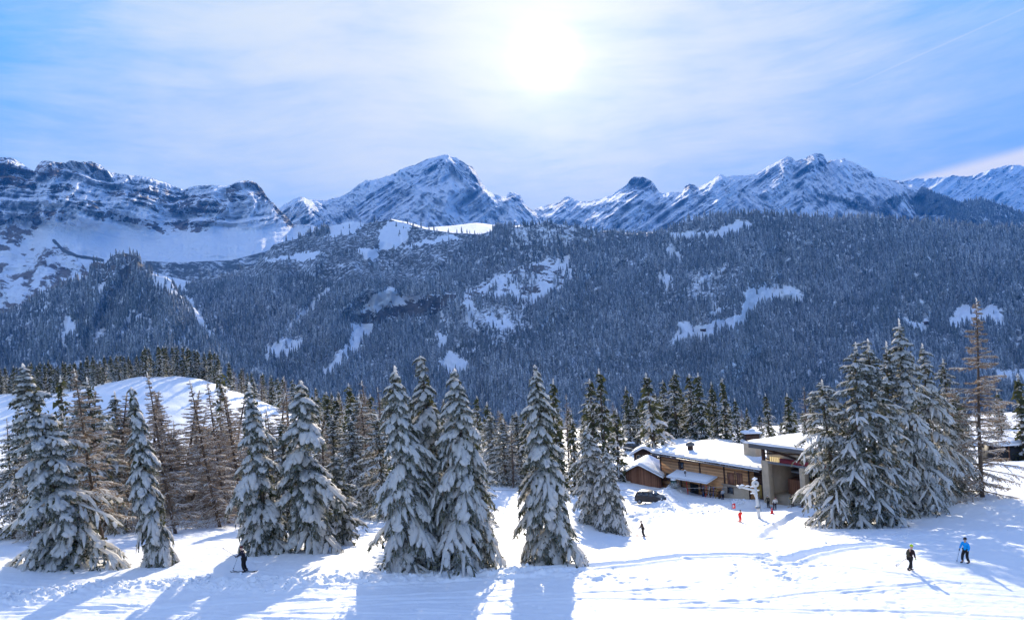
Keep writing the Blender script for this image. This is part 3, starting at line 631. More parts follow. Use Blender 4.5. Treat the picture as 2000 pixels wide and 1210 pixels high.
def spray_template(rs, kind, hi=True):
    """one branch of unit length along +x. Returns needle part and snow part, each (axis coords, thickness offsets, faces)"""
    nA, nO, nF, nfr = [], [], [], []; sA, sO, s3, s4 = [], [], [], []; cn = [0]; cs = [0]
    def blade(p, d, ln, w, fr):
        d = np.array(d); d /= np.linalg.norm(d)+1e-9; s = np.cross(d, rs.randn(3)); s /= np.linalg.norm(s)+1e-9
        nA.extend([p, p, p]); nO.extend([s*w, -s*w, d*ln]); nF.append((cn[0], cn[0]+1, cn[0]+2)); nfr.extend([fr*.3, fr*.3, fr]); cn[0] += 3
    def pad(path, r, flat=0.75, sides=5):
        n = len(path); q = np.linspace(0, 1, n); rr = r*np.sqrt(np.clip(1-(2*q-1)**6, 0.05, 1))*rs.uniform(0.55, 1.45, n)
        off = np.array([0, 0, r*0.35]); V, f3, f4 = tube(np.asarray(path)*1.0, 1e-6, sides)
        V2, f3, f4 = tube(np.asarray(path)*8.0, rr, sides)       # offsets in thickness units
        O = V2-np.concatenate([np.repeat(np.asarray(path)*8.0, sides, 0), path[:1]*8.0, path[-1:]*8.0]); O[:, 2] *= flat; O += off
        A = np.concatenate([np.repeat(path, sides, 0), path[:1], path[-1:]])
        sA.append(A); sO.append(O); s3.append(f3+cs[0]); s4.append(f4+cs[0]); cs[0] += len(A)
    def twig(p0, d, ln, droop, ntuft, snow, frost):
        q = np.linspace(0, 1, 5 if hi else 3); path = p0+d*ln*q[:, None]+np.array([0, 0, -1.0])*droop*ln*(q**2)[:, None]
        for k in range(ntuft):
            t = rs.uniform(0.05, 1.05); i = min(int(t*(len(q)-1)), len(q)-2); p = path[i]+(path[i+1]-path[i])*(t*(len(q)-1)-i)
            dd = d*rs.uniform(0.2, 1.2)+rs.randn(3)*0.55+np.array([0, 0, -0.55]); blade(p, dd, rs.uniform(1.0, 2.3), rs.uniform(.28, .5), frost*rs.uniform(0, 1))
        if snow > 0:
            qq = np.linspace(rs.uniform(0, .38), rs.uniform(.62, 1.04), len(q)); pad(np.stack([np.interp(qq, q, path[:, i]) for i in range(3)], -1), snow*rs.uniform(0.7, 1.35))
    nt = {'spruce': 9, 'larch': 9, 'light': 8, 'dark': 7}[kind]; nt = nt if hi else 3
    frost = {'spruce': 0.72, 'larch': 0.6, 'light': 0.7, 'dark': .45}[kind]
    for k in range(nt):
        s = 0.12+0.83*k/nt; p = np.array([s, rs.uniform(-.02, .02), 0.0])
        for sd_ in (-1, 1):
            ang = math.radians(rs.uniform(30, 62))*sd_; ln = 0.50*(1-0.70*s)*rs.uniform(0.7, 1.25)
            d = np.array([math.cos(ang), math.sin(ang), rs.uniform(-.12, .05)])
            if kind == 'larch':
                twig(p, d, ln*.9, 0.25, 12 if hi else 8, 0.0 if rs.rand() < .58 else 0.42, frost)
            else:
                sn = (0.98 if rs.rand() < 0.68 else 0) if kind == 'spruce' else (0.8 if rs.rand() < (.40 if kind == 'light' else .42) else 0)
                twig(p, d, ln, rs.uniform(0.25, 0.6), (13 if hi else 8), sn*(1 if hi else 1.3), frost)
    m = np.array([[0.08, 0, 0], [.3, .01, 0], [.55, -.01, 0], [.8, .01, 0], [1.02, 0, -.02]])
    if kind == 'larch':
        pad(m, 0.48); 
        for k in range(16 if hi else 6): blade(np.array([rs.uniform(.05, 1), 0, 0]), rs.randn(3)+np.array([.6, 0, -.2]), rs.uniform(1, 2.4), .13, frost*rs.rand())
    else:
        pad(m, {'spruce': 1.0, 'light': .7, 'dark': .42}[kind])
        for k in range(18 if hi else 8): blade(np.array([rs.uniform(.0, 1), 0, 0]), rs.randn(3)*.8+np.array([.5, 0, -.7]), rs.uniform(1, 2.4), .4, frost*.6*rs.rand())
    s3 = np.concatenate(s3); s4 = np.concatenate(s4)
    return dict(nA=np.array(nA), nO=np.array(nO), nF=np.array(nF), nfr=np.array(nfr), sA=np.concatenate(sA), sO=np.concatenate(sO), s3=s3, s4=s4)
_rt2 = np.random.RandomState(11)
TPL = {(k, h): [spray_template(_rt2, k, h) for _ in range(5)] for k in ('spruce', 'larch', 'light', 'dark') for h in (True, False)}

def grow(kind, h, R, seed, hi=True, load=0.11, z0=0.05, prof=0.85, lean=(0, 0), gap=0.0, droop=0.35, bumps=0.0):
    """returns bufs (trunk, crown, snow) of a conifer of height h and reach R"""
    rs = np.random.RandomState(seed); tr, cr, sn = Buf(), Buf(), Buf()
    q = np.linspace(0, 1, 9); lx, ly = lean; bow = rs.uniform(-.012, .012, 2)*h
    path = np.stack([lx*h*q+bow[0]*np.sin(q*5), ly*h*q+bow[1]*np.sin(q*4), -0.5+(h+0.5)*q], -1); tr_r = 0.017*h*(1-q)**0.8+0.012
    if kind == 'larch': tr_r = 0.0105*h*(1-q)**0.8+0.018
    V, f3, f4 = tube(path, tr_r, 7 if hi else 4); tr.add(V, f3, f4)
    T = TPL[(kind, hi)]; z = z0*h; az = rs.rand()*6; asy = rs.uniform(.08, .26); ph0 = rs.rand()*6; gap = max(gap, .07)
    step = {'spruce': 0.041, 'light': 0.042, 'dark': .036, 'larch': 0.033}[kind]*(1 if hi else 2.1)
    while z < h*0.985:
        u = z/h; n = rs.randint(4, 7)
        if kind == 'larch': n = rs.randint(4, 7)
        if u > .9: n = max(3, n-2)
        reach = R*((1-u)**prof)*(1.0+bumps*math.sin(u*23+seed))
        if u < 0.12: reach *= 0.80+1.6*u
        reach = max(reach, 0.022*h)
        whorl = rs.uniform(.82, 1.12)
        for k in range(n):
            if rs.rand() < gap: continue
            hole = float(vnoise((az+k*6.283/n)*1.1+seed*3.7, u*10+seed))
            if hi and hole > .80 and .08 < u < .9: continue
            t = T[rs.randint(5)]; L = reach*rs.uniform(0.58, 1.22)*whorl*(1.12-.45*max(0, hole-.5))*(1+asy*math.sin(az+k*6.283/n+ph0)+.13*math.sin(2*(az+k*6.283/n)+ph0*2+u*9)); th = load*(0.55+0.62*min(1, L/2.2))*(1.0 if kind != 'larch' else .6); th *= (1 if hi else 1.15)
            a = az+k*6.283/n+rs.uniform(-.3, .3); pitch = math.radians({'spruce': 24*(u-.62)-8, 'light': 30*(u-.5)-2, 'dark': 26*(u-.55)-4, 'larch': 16*(u-.45)}[kind]+rs.uniform(-7, 7))
            bend = (droop*rs.uniform(.6, 1.3)) if kind != 'larch' else rs.uniform(-.14, .12)
            zz = z+rs.uniform(-.4, .4)*step*h; uu = max(0, zz/h); base = np.array([np.interp(uu, q, path[:, 0]), np.interp(uu, q, path[:, 1]), zz])
            ca, sa, cp, sp = math.cos(a), math.sin(a), math.cos(pitch), math.sin(pitch); mir = rs.choice([-1, 1])
            def tf(A, O):
                p = A*[L, L*mir, L]+O*[th, th*mir, th]; x = p[:, 0]/L; p[:, 2] = p[:, 2]-bend*L*np.clip(x, 0, 1.5)**2
                x2 = p[:, 0]*cp-p[:, 2]*sp; z2 = p[:, 0]*sp+p[:, 2]*cp
                return np.stack([x2*ca-p[:, 1]*sa, x2*sa+p[:, 1]*ca, z2], -1)+base
            cr.add(tf(t['nA'], t['nO']), t['nF'], None, t['nfr'])
            if kind == 'larch':
                bp = np.stack([np.linspace(0, 1, 4), 0*np.arange(4), 0*np.arange(4)], -1); V, f3, f4 = tube(tf(bp, bp*0), np.array([.045, .032, .02, .008])*h/14, 4, False); cr.add(V, None, f4)
            sn.add(tf(t['sA'], t['sO']), t['s3'], t['s4'])
        az += 2.4+rs.uniform(-.3, .3); z += step*h*(1.12-0.45*u)*rs.uniform(.8, 1.2)
    # the leader, and the shaded inside of the crown
    tip = path[-1]
    for k in range(4):
        zc = h*(1-.004-0.016*k); c0 = np.array([np.interp(zc/h, q, path[:, 0]), np.interp(zc/h, q, path[:, 1]), zc])
        V, f3, f4 = tube(c0+np.array([[0, 0, -.012*h], [0.004*h, 0, -.004*h], [0, 0, .012*h]]), np.array([.3, 1, .25])*(.10+.03*k)*(load/.11)*(0.6 if kind == 'larch' else 1), 5); sn.add(V, f3, f4)
    if kind != 'larch':
        n = int((520 if hi else 150)*(h/14 if hi else 1)); u = rs.rand(n)**1.2*0.93; a = rs.rand(n)*6.283; rr = R*(1-u)**prof*rs.uniform(0.03, 0.62, n)
        c = np.stack([np.interp(u, q, path[:, 0])+np.cos(a)*rr, np.interp(u, q, path[:, 1])+np.sin(a)*rr, u*h-0.10*rr+.02*h], -1)
        sz = (0.30 if hi else 0.75)*(0.6+.8*rs.rand(n, 1)); d1 = rs.randn(n, 3); d1[:, 2] = -np.abs(d1[:, 2])-.5; d1 /= np.linalg.norm(d1, axis=1)[:, None]
        d2 = np.cross(d1, rs.randn(n, 3)); d2 /= np.linalg.norm(d2, axis=1)[:, None]
        V = np.stack([c-d2*sz*.35, c+d2*sz*.35, c+d1*sz], 1).reshape(-1, 3); cr.add(V, np.arange(3*n).reshape(n, 3), None, 0.0)
    return tr, cr, sn

def tree_obj(name, bufs, kind, loc, rz=0.0, label=None, cat='tree', group=None):
    e = empty(name, loc, (0, 0, rz), label, cat, group)
    tr, cr, sn = bufs
    tr.obj('trunk', M['bark'], e, True); cr.obj('crown', M['larch' if kind == 'larch' else 'needle'], e)
    s = sn.obj('snow_pads', M['snow_tree'], e, True); return e  # this part is only the snow lying on the branches
def copy_tree(src, loc, rot, sc, label, cat, group):
    c = src.copy(); C.objects.link(c); c.location = loc; c.rotation_euler = rot; c.scale = sc; c['label'] = label; c['category'] = cat; c['group'] = group
    for ch in src.children: k = ch.copy(); C.objects.link(k); k.parent = c
    return c
def place(tx, ty, bx, by, Y):
    """ground point, height and lean of a tree from its tip and foot in the photo"""
    b = P(bx, by, Y); x, y = b[0], b[1]; z = gz(x, y); t = P(tx, ty, Y); h = t[2]-z; return (x, y, z), float(h), float((t[0]-x)/h)

HERO = [  # name, kind, tip, foot, distance, reach, load, extra, label
 ('spruce_tree', 'spruce', 43,712, 148,1106, 54, 3.5, .145, dict(prof=.72, droop=.22, bumps=.10), 'wide snow-laden spruce at the left edge with plate-like branches'),
 ('spruce_tree', 'spruce', 120,985, 140,1110, 54.5, 2.2, .12, dict(prof=.6, droop=.6, z0=.02), 'low drooping young spruce at the foot of the leftmost wide spruce'),
 ('spruce_tree', 'light', 170,738, 205,1040, 72, 4.4, .10, dict(prof=.75, droop=.12, gap=.1), 'brownish open spruce dusted with snow behind the leftmost wide spruce'),
 ('spruce_tree', 'light', 222,765, 245,1030, 80, 3.4, .10, dict(prof=.8, droop=.2), 'small frosty spruce showing between the wide left spruce and the slim white one'),
 ('spruce_tree', 'spruce', 252,758, 316,1106, 55, 1.45, .13, dict(prof=.62, droop=.75, z0=.03), 'slim leaning white spruce standing alone left of the dark skier'),
 ('larch_tree', 'larch', 140,722, 212,1098, 57, 2.9, .10, dict(z0=.22, gap=.1), 'leaning bare larch with a curved foot near the left edge'),
 ('larch_tree', 'larch', 284,728, 345,1045, 70, 2.7, .10, dict(z0=.06), 'thin bare brown larch in front of the sunny knoll, leftmost of its row'),
 ('larch_tree', 'larch', 368,742, 432,1040, 76, 2.9, .10, dict(z0=.06), 'bare brown larch with snow-lined twigs right of the knoll summit'),
 ('larch_tree', 'larch', 402,748, 450,1035, 80, 2.7, .09, dict(z0=.06), 'slender bare larch, middle one of three crowded right of the knoll'),
 ('larch_tree', 'larch', 434,752, 480,1035, 82, 2.7, .09, dict(z0=.06), 'bare larch close behind the spruce beside the dark skier'),
 ('spruce_tree', 'spruce', 483,748, 532,1086, 58, 2.1, .135, dict(prof=.66, droop=.38, gap=.1, bumps=.12, z0=.07), 'tall ragged snowy spruce just behind the dark skier'),
 ('pine_tree', 'spruce', 588,745, 600,1076, 59, 2.55, .175, dict(prof=.5, droop=.42, z0=.16, gap=.15, bumps=.16), 'snow-lumped pine with a bare reddish lower trunk right of the skier'),
 ('spruce_tree', 'light', 655,885, 668,1062, 64, 1.9, .13, dict(prof=.6, droop=.3, z0=.1), 'small bushy snowy spruce right of the bare-trunked pine'),
 ('spruce_tree', 'spruce', 773,716, 800,1114, 53, 3.0, .14, dict(prof=.74, droop=.62, z0=.01), 'heavily snowed spruce, left one of the central trio'),
 ('spruce_tree', 'spruce', 818,698, 872,1106, 57, 3.5, .135, dict(prof=.74, droop=.5, z0=.01), 'tallest heavily snowed spruce in the middle of the central trio'),
 ('spruce_tree', 'spruce', 885,722, 930,1110, 54, 3.15, .14, dict(prof=.72, droop=.6, z0=.01), 'heavily snowed spruce, right one of the central trio'),
 ('spruce_tree', 'spruce', 1043,715, 1077,1100, 55.5, 2.75, .145, dict(prof=.74, droop=.6, z0=.01), 'tall white conical spruce standing alone at the centre of the slope'),
 ('spruce_tree', 'spruce', 1144,832, 1166,1012, 86, 3.0, .125, dict(prof=.66, droop=.45, z0=.01), 'bushy snowy spruce behind the lone central spruce'),
 ('spruce_tree', 'spruce', 1184,875, 1196,1016, 84, 2.1, .12, dict(prof=.65, droop=.45, z0=.01), 'shorter snowy spruce left of the parked dark car'),
 ('spruce_tree', 'light', 1607,742, 1632,1012, 80, 4.2, .13, dict(prof=.55, droop=.3, z0=.02, bumps=.1), 'broad snowy spruce at the left end of the right-hand clump, by the lift station'),
 ('spruce_tree', 'light', 1672,670, 1678,1030, 78, 4.0, .14, dict(prof=.62, droop=.3, z0=.02, bumps=.12), 'tall spruce at the front of the right-hand clump, left of two twin tips'),
 ('spruce_tree', 'light', 1692,664, 1722,1036, 79, 4.2, .14, dict(prof=.62, droop=.3, z0=.0, bumps=.12), 'tall spruce at the front of the right-hand clump, right of two twin tips'),
 ('spruce_tree', 'light', 1727,668, 1745,1010, 84, 3.2, .12, dict(prof=.7, droop=.3), 'narrow dark spruce tip left of the tallest one in the clump'),
 ('spruce_tree', 'spruce', 1757,624, 1792,1006, 84, 4.2, .125, dict(prof=.72, droop=.32, z0=.02), 'tallest dark green spruce of the right-hand clump'),
 ('spruce_tree', 'spruce', 1797,672, 1832,985, 88, 3.8, .115, dict(prof=.72, droop=.35, z0=.02), 'dark spruce right of the tallest one in the clump'),
 ('spruce_tree', 'light', 1842,702, 1868,972, 92, 3.6, .11, dict(prof=.72, droop=.3), 'shorter spruce between the dark clump and the big larch'),
 ('larch_tree', 'larch', 1904,584, 1919,972, 88, 4.4, .155, dict(z0=.035, gap=.0), 'tall brown larch with snow-lined branches at the right end of the clump'),
]
for i, (nm, kd, tx, ty, bx, by, Y, R, load, ex, lab) in enumerate(HERO):
    loc, h, lean = place(tx, ty, bx, by, Y)
    bufs = grow(kd, h, R*(1.20 if kd == 'spruce' else 1.10), 100+i, True, load, lean=(lean, 0), **ex)
    e = tree_obj(nm, bufs, kd, loc, 0, lab, 'tree', None)

# middle distance: a few built trees, copied one by one
PROTO = {}
for kd, n in (('spruce', 5), ('light', 3), ('larch', 3), ('dark', 5)):
    for k in range(n):
        e = tree_obj('spruce_tree' if kd != 'larch' else 'larch_tree', grow(kd, 12.0, {'spruce': 2.05, 'light': 2.3, 'larch': 2.2, 'dark': 2.2}[kd]*(1+.12*(k-1)), 300+k*7, False, {'spruce': .075, 'light': .09, 'larch': .085, 'dark': .08}[kd], prof=.8, droop=.30, z0=.04 if kd != 'larch' else .12), kd, (0, 0, 0))
        PROTO.setdefault(kd, []).append([e, False])
_rm = np.random.RandomState(21)
def mid_tree(kd, tx, ty, Y, label, group, R=1.0, bx=None):
    bx = tx+ _rm.uniform(-2, 9)*150/Y if bx is None else bx
    b = P(bx, ty+100, Y); x, y = b[0], b[1]; z = gz(x, y)-0.15; h = float(P(tx, ty, Y)[2]-z)
    if h < 3: return
    pr = PROTO[kd][_rm.randint(len(PROTO[kd]))]; s = h/12.0; lean = float((P(tx, ty, Y)[0]-x)/h); lean = max(-.12, min(.12, lean))
    w = s*R*(_rm.uniform(.85, 1.15)); rot = (0, math.atan(lean), _rm.rand()*6.28); sc = (w, w, s)
    if not pr[1]:
        pr[1] = True; e = pr[0]; e.location = (x, y, z); e.rotation_euler = rot; e.scale = sc; e['label'] = label; e['category'] = 'tree'; e['group'] = group
    else: copy_tree(pr[0], (x, y, z), rot, sc, label, 'tree', group)
G = 'spruces and larches in the middle distance'
MIDS = [('dark',1080,740,140,1.0,'dark spruce just right of the top of the lone central spruce'),('larch',1100,770,130,1.1,'reddish bare larch between the lone central spruce and the twin dark spruces'),
 ('dark',1152,740,152,1.15,'left of two close dark spruces above the bushy snowy one'),('dark',1172,720,150,1.25,'right and taller of two close dark spruces above the bushy snowy one'),
 ('light',1203,800,125,1.15,'pale frosty spruce behind the small chalet, on its left'),('dark',1222,755,165,1.0,'dark spruce left of the big snowy one behind the lodge'),('dark',1240,768,168,1.0,'dark spruce half hidden by the big snowy one behind the lodge'),
 ('spruce',1272,728,140,1.35,'big snowy spruce standing right behind the small chalet'),('dark',1298,742,178,1.1,'dark spruce right behind the big snowy one, left end of the dark row'),('dark',1320,722,172,1.2,'tall dark spruce in the row behind the lodge roof, left of the tallest pair'),
 ('dark',1346,730,170,1.2,'dark spruce in the middle of the row behind the lodge roof'),('dark',1370,727,166,1.35,'broad dark spruce above the green parked car'),('dark',1390,745,176,1.0,'narrow dark spruce right of the broad one above the green car'),
 ('spruce',1411,738,168,1.2,'snowy spruce with a sharp tip behind the frosted bushes'),('dark',1437,778,160,1.1,'shorter spruce left of the tiered hut'),('light',1462,795,175,.9,'small frosty spruce directly behind the tiered hut'),
 ('dark',1501,768,165,.95,'narrow spruce right of the tiered hut'),('dark',1537,768,160,1.5,'broad round-topped spruce above the lift station roof'),('larch',1574,755,170,1.2,'brown larch above the right side of the lift station roof'),
 ('dark',956,785,130,1.05,'dark conical spruce between the central trio and the lone spruce'),('dark',930,773,150,1.0,'dark spruce tip just right of the central trio'),('dark',690,748,170,1.1,'dark narrow spruce left of the brown larches'),
 ('larch',718,742,135,1.5,'broad brown larch left of the central trio'),('larch',742,756,140,1.3,'brown larch close beside the left spruce of the central trio'),('larch',557,735,170,1.3,'brown larch at the right foot of the sunny knoll'),
 ('dark',640,765,190,1.1,'dark spruce in the dip right of the knoll'),('light',845,760,140,1.0,'frosty spruce hidden between two spruces of the central trio'),
 ('spruce',1988,730,125,1.15,'snowy spruce near the right edge above the open shed'),('larch',1948,762,130,1.2,'small brown larch between the tall larch and the right edge'),('dark',1868,760,125,1.1,'snowy spruce half hidden behind the tall larch'),
 ('spruce',432,722,205,1.2,'snowy spruce standing just below the right end of the knoll row'),('light',118,735,150,1.1,'frosty spruce rising over the left shoulder of the knoll')]
for kd, tx, ty, Y, R, lab in MIDS: mid_tree(kd, tx, ty, Y, lab, G, R*1.22)
def zone(n, x0, x1, Ya, Yb, env, jit, kinds, label, group, R=1.0):
    for k in range(n):
        px = x0+(x1-x0)*(k+_rm.uniform(.1, .9))/n; mid_tree(kinds[_rm.randint(len(kinds))], px, ranges(env, px)+abs(_rm.randn())*jit, _rm.uniform(Ya, Yb), label, group, R)
zone(54, -30, 440, 265, 276, [(-30,712),(20,712),(70,705),(110,700),(140,708),(170,694),(220,692),(270,690),(290,673),(330,671),(385,676),(410,680),(440,695)], 6, ['dark'], 'dark snow-dusted spruce in the dense row behind the snowy knoll', 'spruce row behind the knoll', 1.4)
zone(18, -20, 440, 262, 266, [(-30,725),(20,722),(110,715),(170,706),(270,704),(330,690),(440,712)], 5, ['dark','dark','spruce'], 'dark snow-dusted spruce in the dense row behind the snowy knoll', 'spruce row behind the knoll', 1.35)
zone(30, 440, 690, 262, 290, [(440,700),(480,720),(520,726),(560,733),(600,748),(640,762),(700,765)], 8, ['dark','spruce','dark','larch'], 'dark spruce or larch going down the right flank of the knoll', 'trees down the right flank of the knoll', 1.5)
zone(30, 600, 1010, 185, 215, [(600,775),(650,765),(700,765),(800,770),(900,775),(950,795),(1010,808)], 10, ['dark','dark','spruce','larch'], 'small tree in the wood behind the central trio', 'wood behind the central trio', 1.7)
zone(22, 590, 1000, 130, 160, [(600,820),(800,820),(1000,830)], 16, ['light','spruce','larch'], 'low tree of the thicket behind the central trio', 'thicket behind the central trio', 1.3)
zone(26, 1005, 1680, 192, 212, [(1005,808),(1060,780),(1100,785),(1150,785),(1200,785),(1250,775),(1300,757),(1400,765),(1440,795),(1500,802),(1550,792),(1600,775),(1680,770)], 9, ['dark','dark','spruce','dark','larch'], 'dark spruce or larch in the wood edge behind the lodge', 'wood edge behind the lodge', 1.75)
zone(34, 1010, 1700, 160, 188, [(1010,815),(1060,790),(1100,795),(1150,795),(1200,790),(1250,790),(1300,772),(1400,780),(1440,805),(1500,812),(1550,805),(1600,785),(1680,780)], 9, ['dark','dark','spruce'], 'dark spruce or larch in the wood edge behind the lodge', 'wood edge behind the lodge', 1.8)
zone(13, 985, 1135, 105, 140, [(985,830),(1060,812),(1135,820)], 14, ['light','larch','spruce'], 'low tree of the thicket behind the lone central spruce', 'thicket behind the lone central spruce', 1.5)
zone(18, 1700, 2060, 150, 190, [(1700,775),(1800,775),(1900,772),(2060,748)], 12, ['dark','spruce','larch'], 'tree in the wood behind the right-hand clump', 'wood behind the right-hand clump', 1.7)
zone(24, -30, 640, 92, 135, [(-30,800),(150,800),(300,800),(450,800),(640,820)], 18, ['larch','larch','light'], 'bare twiggy larch or spruce in the thicket behind the left trees', 'thicket behind the left trees', 1.35)
zone(12, 30, 560, 150, 215, [(30,800),(560,830)], 12, ['larch','light'], 'small tree on the lower flank of the knoll', 'trees on the lower knoll flank', 1.2)

_rf = np.random.RandomState(5); _hero = [o for o in C.objects if o.get('category') == 'tree' and o.get('group') is None]
def hi_copy(src, tx, ty, Y, label, group, R=1.0, bx=None):
    bx = tx+_rf.uniform(2, 22)*60/Y if bx is None else bx
    b = P(bx, ty+150, Y); x, y = b[0], b[1]; z = gz(x, y)-.1; h = float(P(tx, ty, Y)[2]-z)
    zt = max(v.co.z for v in src.children[0].data.vertices); s = h/zt; w = s*R
    return copy_tree(src, (x, y, z), (0, 0, _rf.rand()*6.28), (w, w, s), label, 'tree', group)
def hero_by(word): return [o for o in _hero if word in o['label']][0]
_LT = [hero_by('brownish open'), hero_by('small frosty spruce showing'), hero_by('middle one of three'), hero_by('right of the knoll summit'), hero_by('front of the right-hand clump, right')]
FILL = [(2,60,815,66,1.0,'frosty open spruce'),(2,86,790,76,1.0,'frosty open spruce'),(0,12,800,70,1.0,'snowy open spruce'),(1,135,790,84,1.2,'frosty spruce'),(2,190,800,78,1.2,'bare larch'),(3,236,812,72,1.2,'bare larch'),(1,262,822,88,1.3,'frosty spruce'),
 (2,312,790,90,1.3,'bare larch'),(1,338,842,92,1.3,'low frosty spruce'),(3,352,815,84,1.4,'bare larch'),(2,388,828,86,1.4,'bare larch'),(1,415,838,98,1.4,'low frosty spruce'),(3,455,815,88,1.3,'bare larch'),(1,505,820,94,1.2,'frosty spruce'),
 (3,540,800,96,1.3,'bare larch'),(1,560,820,84,1.2,'frosty spruce'),(2,625,812,92,1.3,'bare larch'),(1,650,815,100,1.2,'frosty spruce'),(3,668,806,96,1.5,'bare larch'),(1,690,818,90,1.2,'frosty spruce'),(3,716,790,92,1.4,'bare larch'),(1,738,815,86,1.3,'frosty spruce'),
 (2,155,765,74,1.5,'bare larch'),(3,205,772,80,1.6,'bare larch'),(2,262,768,86,1.5,'bare larch'),(3,330,770,92,1.6,'bare larch'),(2,352,762,88,1.5,'bare larch'),(2,462,770,90,1.5,'bare larch'),(3,505,778,95,1.6,'bare larch'),(3,418,775,98,1.7,'bare larch'),
 (1,985,822,112,1.5,'frosty spruce'),(1,1012,808,125,1.5,'frosty spruce'),(4,958,805,118,1.2,'snowy spruce'),(2,1000,800,135,1.7,'larch'),(4,700,775,100,1.1,'snowy spruce'),(2,735,765,105,1.6,'bare larch'),(0,838,800,74,1.1,'snowy open spruce'),(1,905,830,84,1.2,'frosty spruce')]
for k, tx, ty, Y, R, w in FILL:
    near = 'behind the leftmost trees' if tx < 270 else 'behind the dark skier' if tx < 600 else 'behind the pine and the central trio'
    hi_copy(_LT[k], tx, ty, Y, 'bare larch or frosty open spruce in the thicket '+near, 'thicket '+near, R)

# each tree of a wood gets its own place in the row, counted along its tips
_ORD = lambda n: '%d%s' % (n, 'th' if 10 < n % 100 < 14 else {1: 'st', 2: 'nd', 3: 'rd'}.get(n % 10, 'th'))
_LAB = {'spruce row behind the knoll': 'in the dark spruce row behind the snowy knoll', 'trees down the right flank of the knoll': 'down the right flank of the knoll', 'wood behind the central trio': 'in the wood behind the central trio',
 'thicket behind the central trio': 'close behind the central trio', 'wood edge behind the lodge': 'in the dark wood edge behind the lodge', 'thicket behind the lone central spruce': 'in the thicket behind the lone spruce',
 'wood behind the right-hand clump': 'in the wood behind the right-hand clump', 'thicket behind the left trees': 'in the far thicket on the left', 'trees on the lower knoll flank': 'on the lower flank of the knoll',
 'thicket behind the leftmost trees': 'in the thicket behind the leftmost trees', 'thicket behind the dark skier': 'in the thicket behind the dark skier', 'thicket behind the pine and the central trio': 'in the thicket behind the pine'}
for gname, ph in _LAB.items():
    m = sorted([o for o in C.objects if o.get('group') == gname], key=lambda o: o.location.x/o.location.y)
    for i, o in enumerate(m): o['label'] = ('brown larch' if 'larch' in o.name else 'snowy spruce' if 'thicket' in gname else 'dark spruce')+', '+_ORD(i+1)+' from the left '+ph
# ------------------------------------------------------------------ buildings
def _wood(lo, hi, pl=0.16, vert=False, rough=0.75):
    def f(t):
        p = pos(t); sx = t.new('ShaderNodeSeparateXYZ', ins={0: p}); k = 0 if vert else 2
        row = t.math('FLOOR', t.math('DIVIDE', sx.outputs[k], pl)); fr = t.math('FRACT', t.math('DIVIDE', sx.outputs[k], pl))
        wn = t.new('ShaderNodeTexWhiteNoise', noise_dimensions='1D'); t.l.new(row, wn.inputs['W'])
        mp = t.new('ShaderNodeMapping', ins={0: p, 'Scale': (12, 12, .8) if vert else (.8, .8, 12)})
        g = t.noise(mp.outputs[0], 2.2, 6, 0.65); b = t.noise(p, 0.9, 4)
        m = t.math('ADD', t.math('MULTIPLY', wn.outputs['Value'], .35), t.math('ADD', t.math('MULTIPLY', g, .45), t.math('MULTIPLY', b, .35)))
        gap = t.ramp(fr, 0.0, 0.10, 0.35, 1.0); c = t.mix(t.ramp(m, .3, .85), lo, hi); c = t.mix(gap, tuple(x*.35 for x in lo), c)
        return princ(t, c, rough, t.math('MULTIPLY', gap, g), 0.02, 0.8)
    return f
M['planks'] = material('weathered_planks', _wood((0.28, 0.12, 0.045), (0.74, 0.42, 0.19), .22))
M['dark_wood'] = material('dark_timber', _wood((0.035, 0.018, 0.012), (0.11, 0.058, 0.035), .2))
M['brown_wood'] = material('brown_boards', _wood((0.15, 0.06, 0.03), (0.32, 0.15, 0.08), .15, True))
M['concrete'] = m_plain('concrete', (0.52, 0.41, 0.28), 0.85, .25, 1.6)
M['beige'] = m_plain('beige_panel', (0.60, 0.50, 0.36), 0.8, .15, .8)
M['glass'] = m_plain('window_glass', (0.03, 0.04, 0.05), 0.08, .3, .5, 0, .8)
M['metal'] = m_plain('grey_metal', (0.22, 0.23, 0.24), 0.5, .25, 4, .5)
M['fascia'] = m_plain('grey_fascia', (0.12, 0.115, 0.11), 0.6, .2, 2)
M['red'] = m_plain('dark_red_board', (0.20, 0.015, 0.02), 0.6, .2, 2)
M['red_bright'] = m_plain('bright_red', (0.75, 0.02, 0.02), 0.5, .1, 5)
M['yellow'] = m_plain('yellow_board', (0.42, 0.28, 0.07), 0.7, .2, 3)
M['black'] = m_plain('black', (0.012, 0.012, 0.014), 0.6, .3, 5)
M['frost_metal'] = m_plain('frosted_metal', (0.62, 0.64, 0.64), 0.7, .2, 6)
M['green'] = m_plain('green_board', (0.03, 0.12, 0.09), 0.6, .2, 3)
def _sun_glow(t):
    e = t.new('ShaderNodeEmission', ins={0: (1.0, 0.78, 0.42, 1), 1: 0.22}); return e.outputs[0]  # emission stands in for sunlight coming through the translucent panels
M['lit'] = material('sun_glow_panel', _sun_glow)

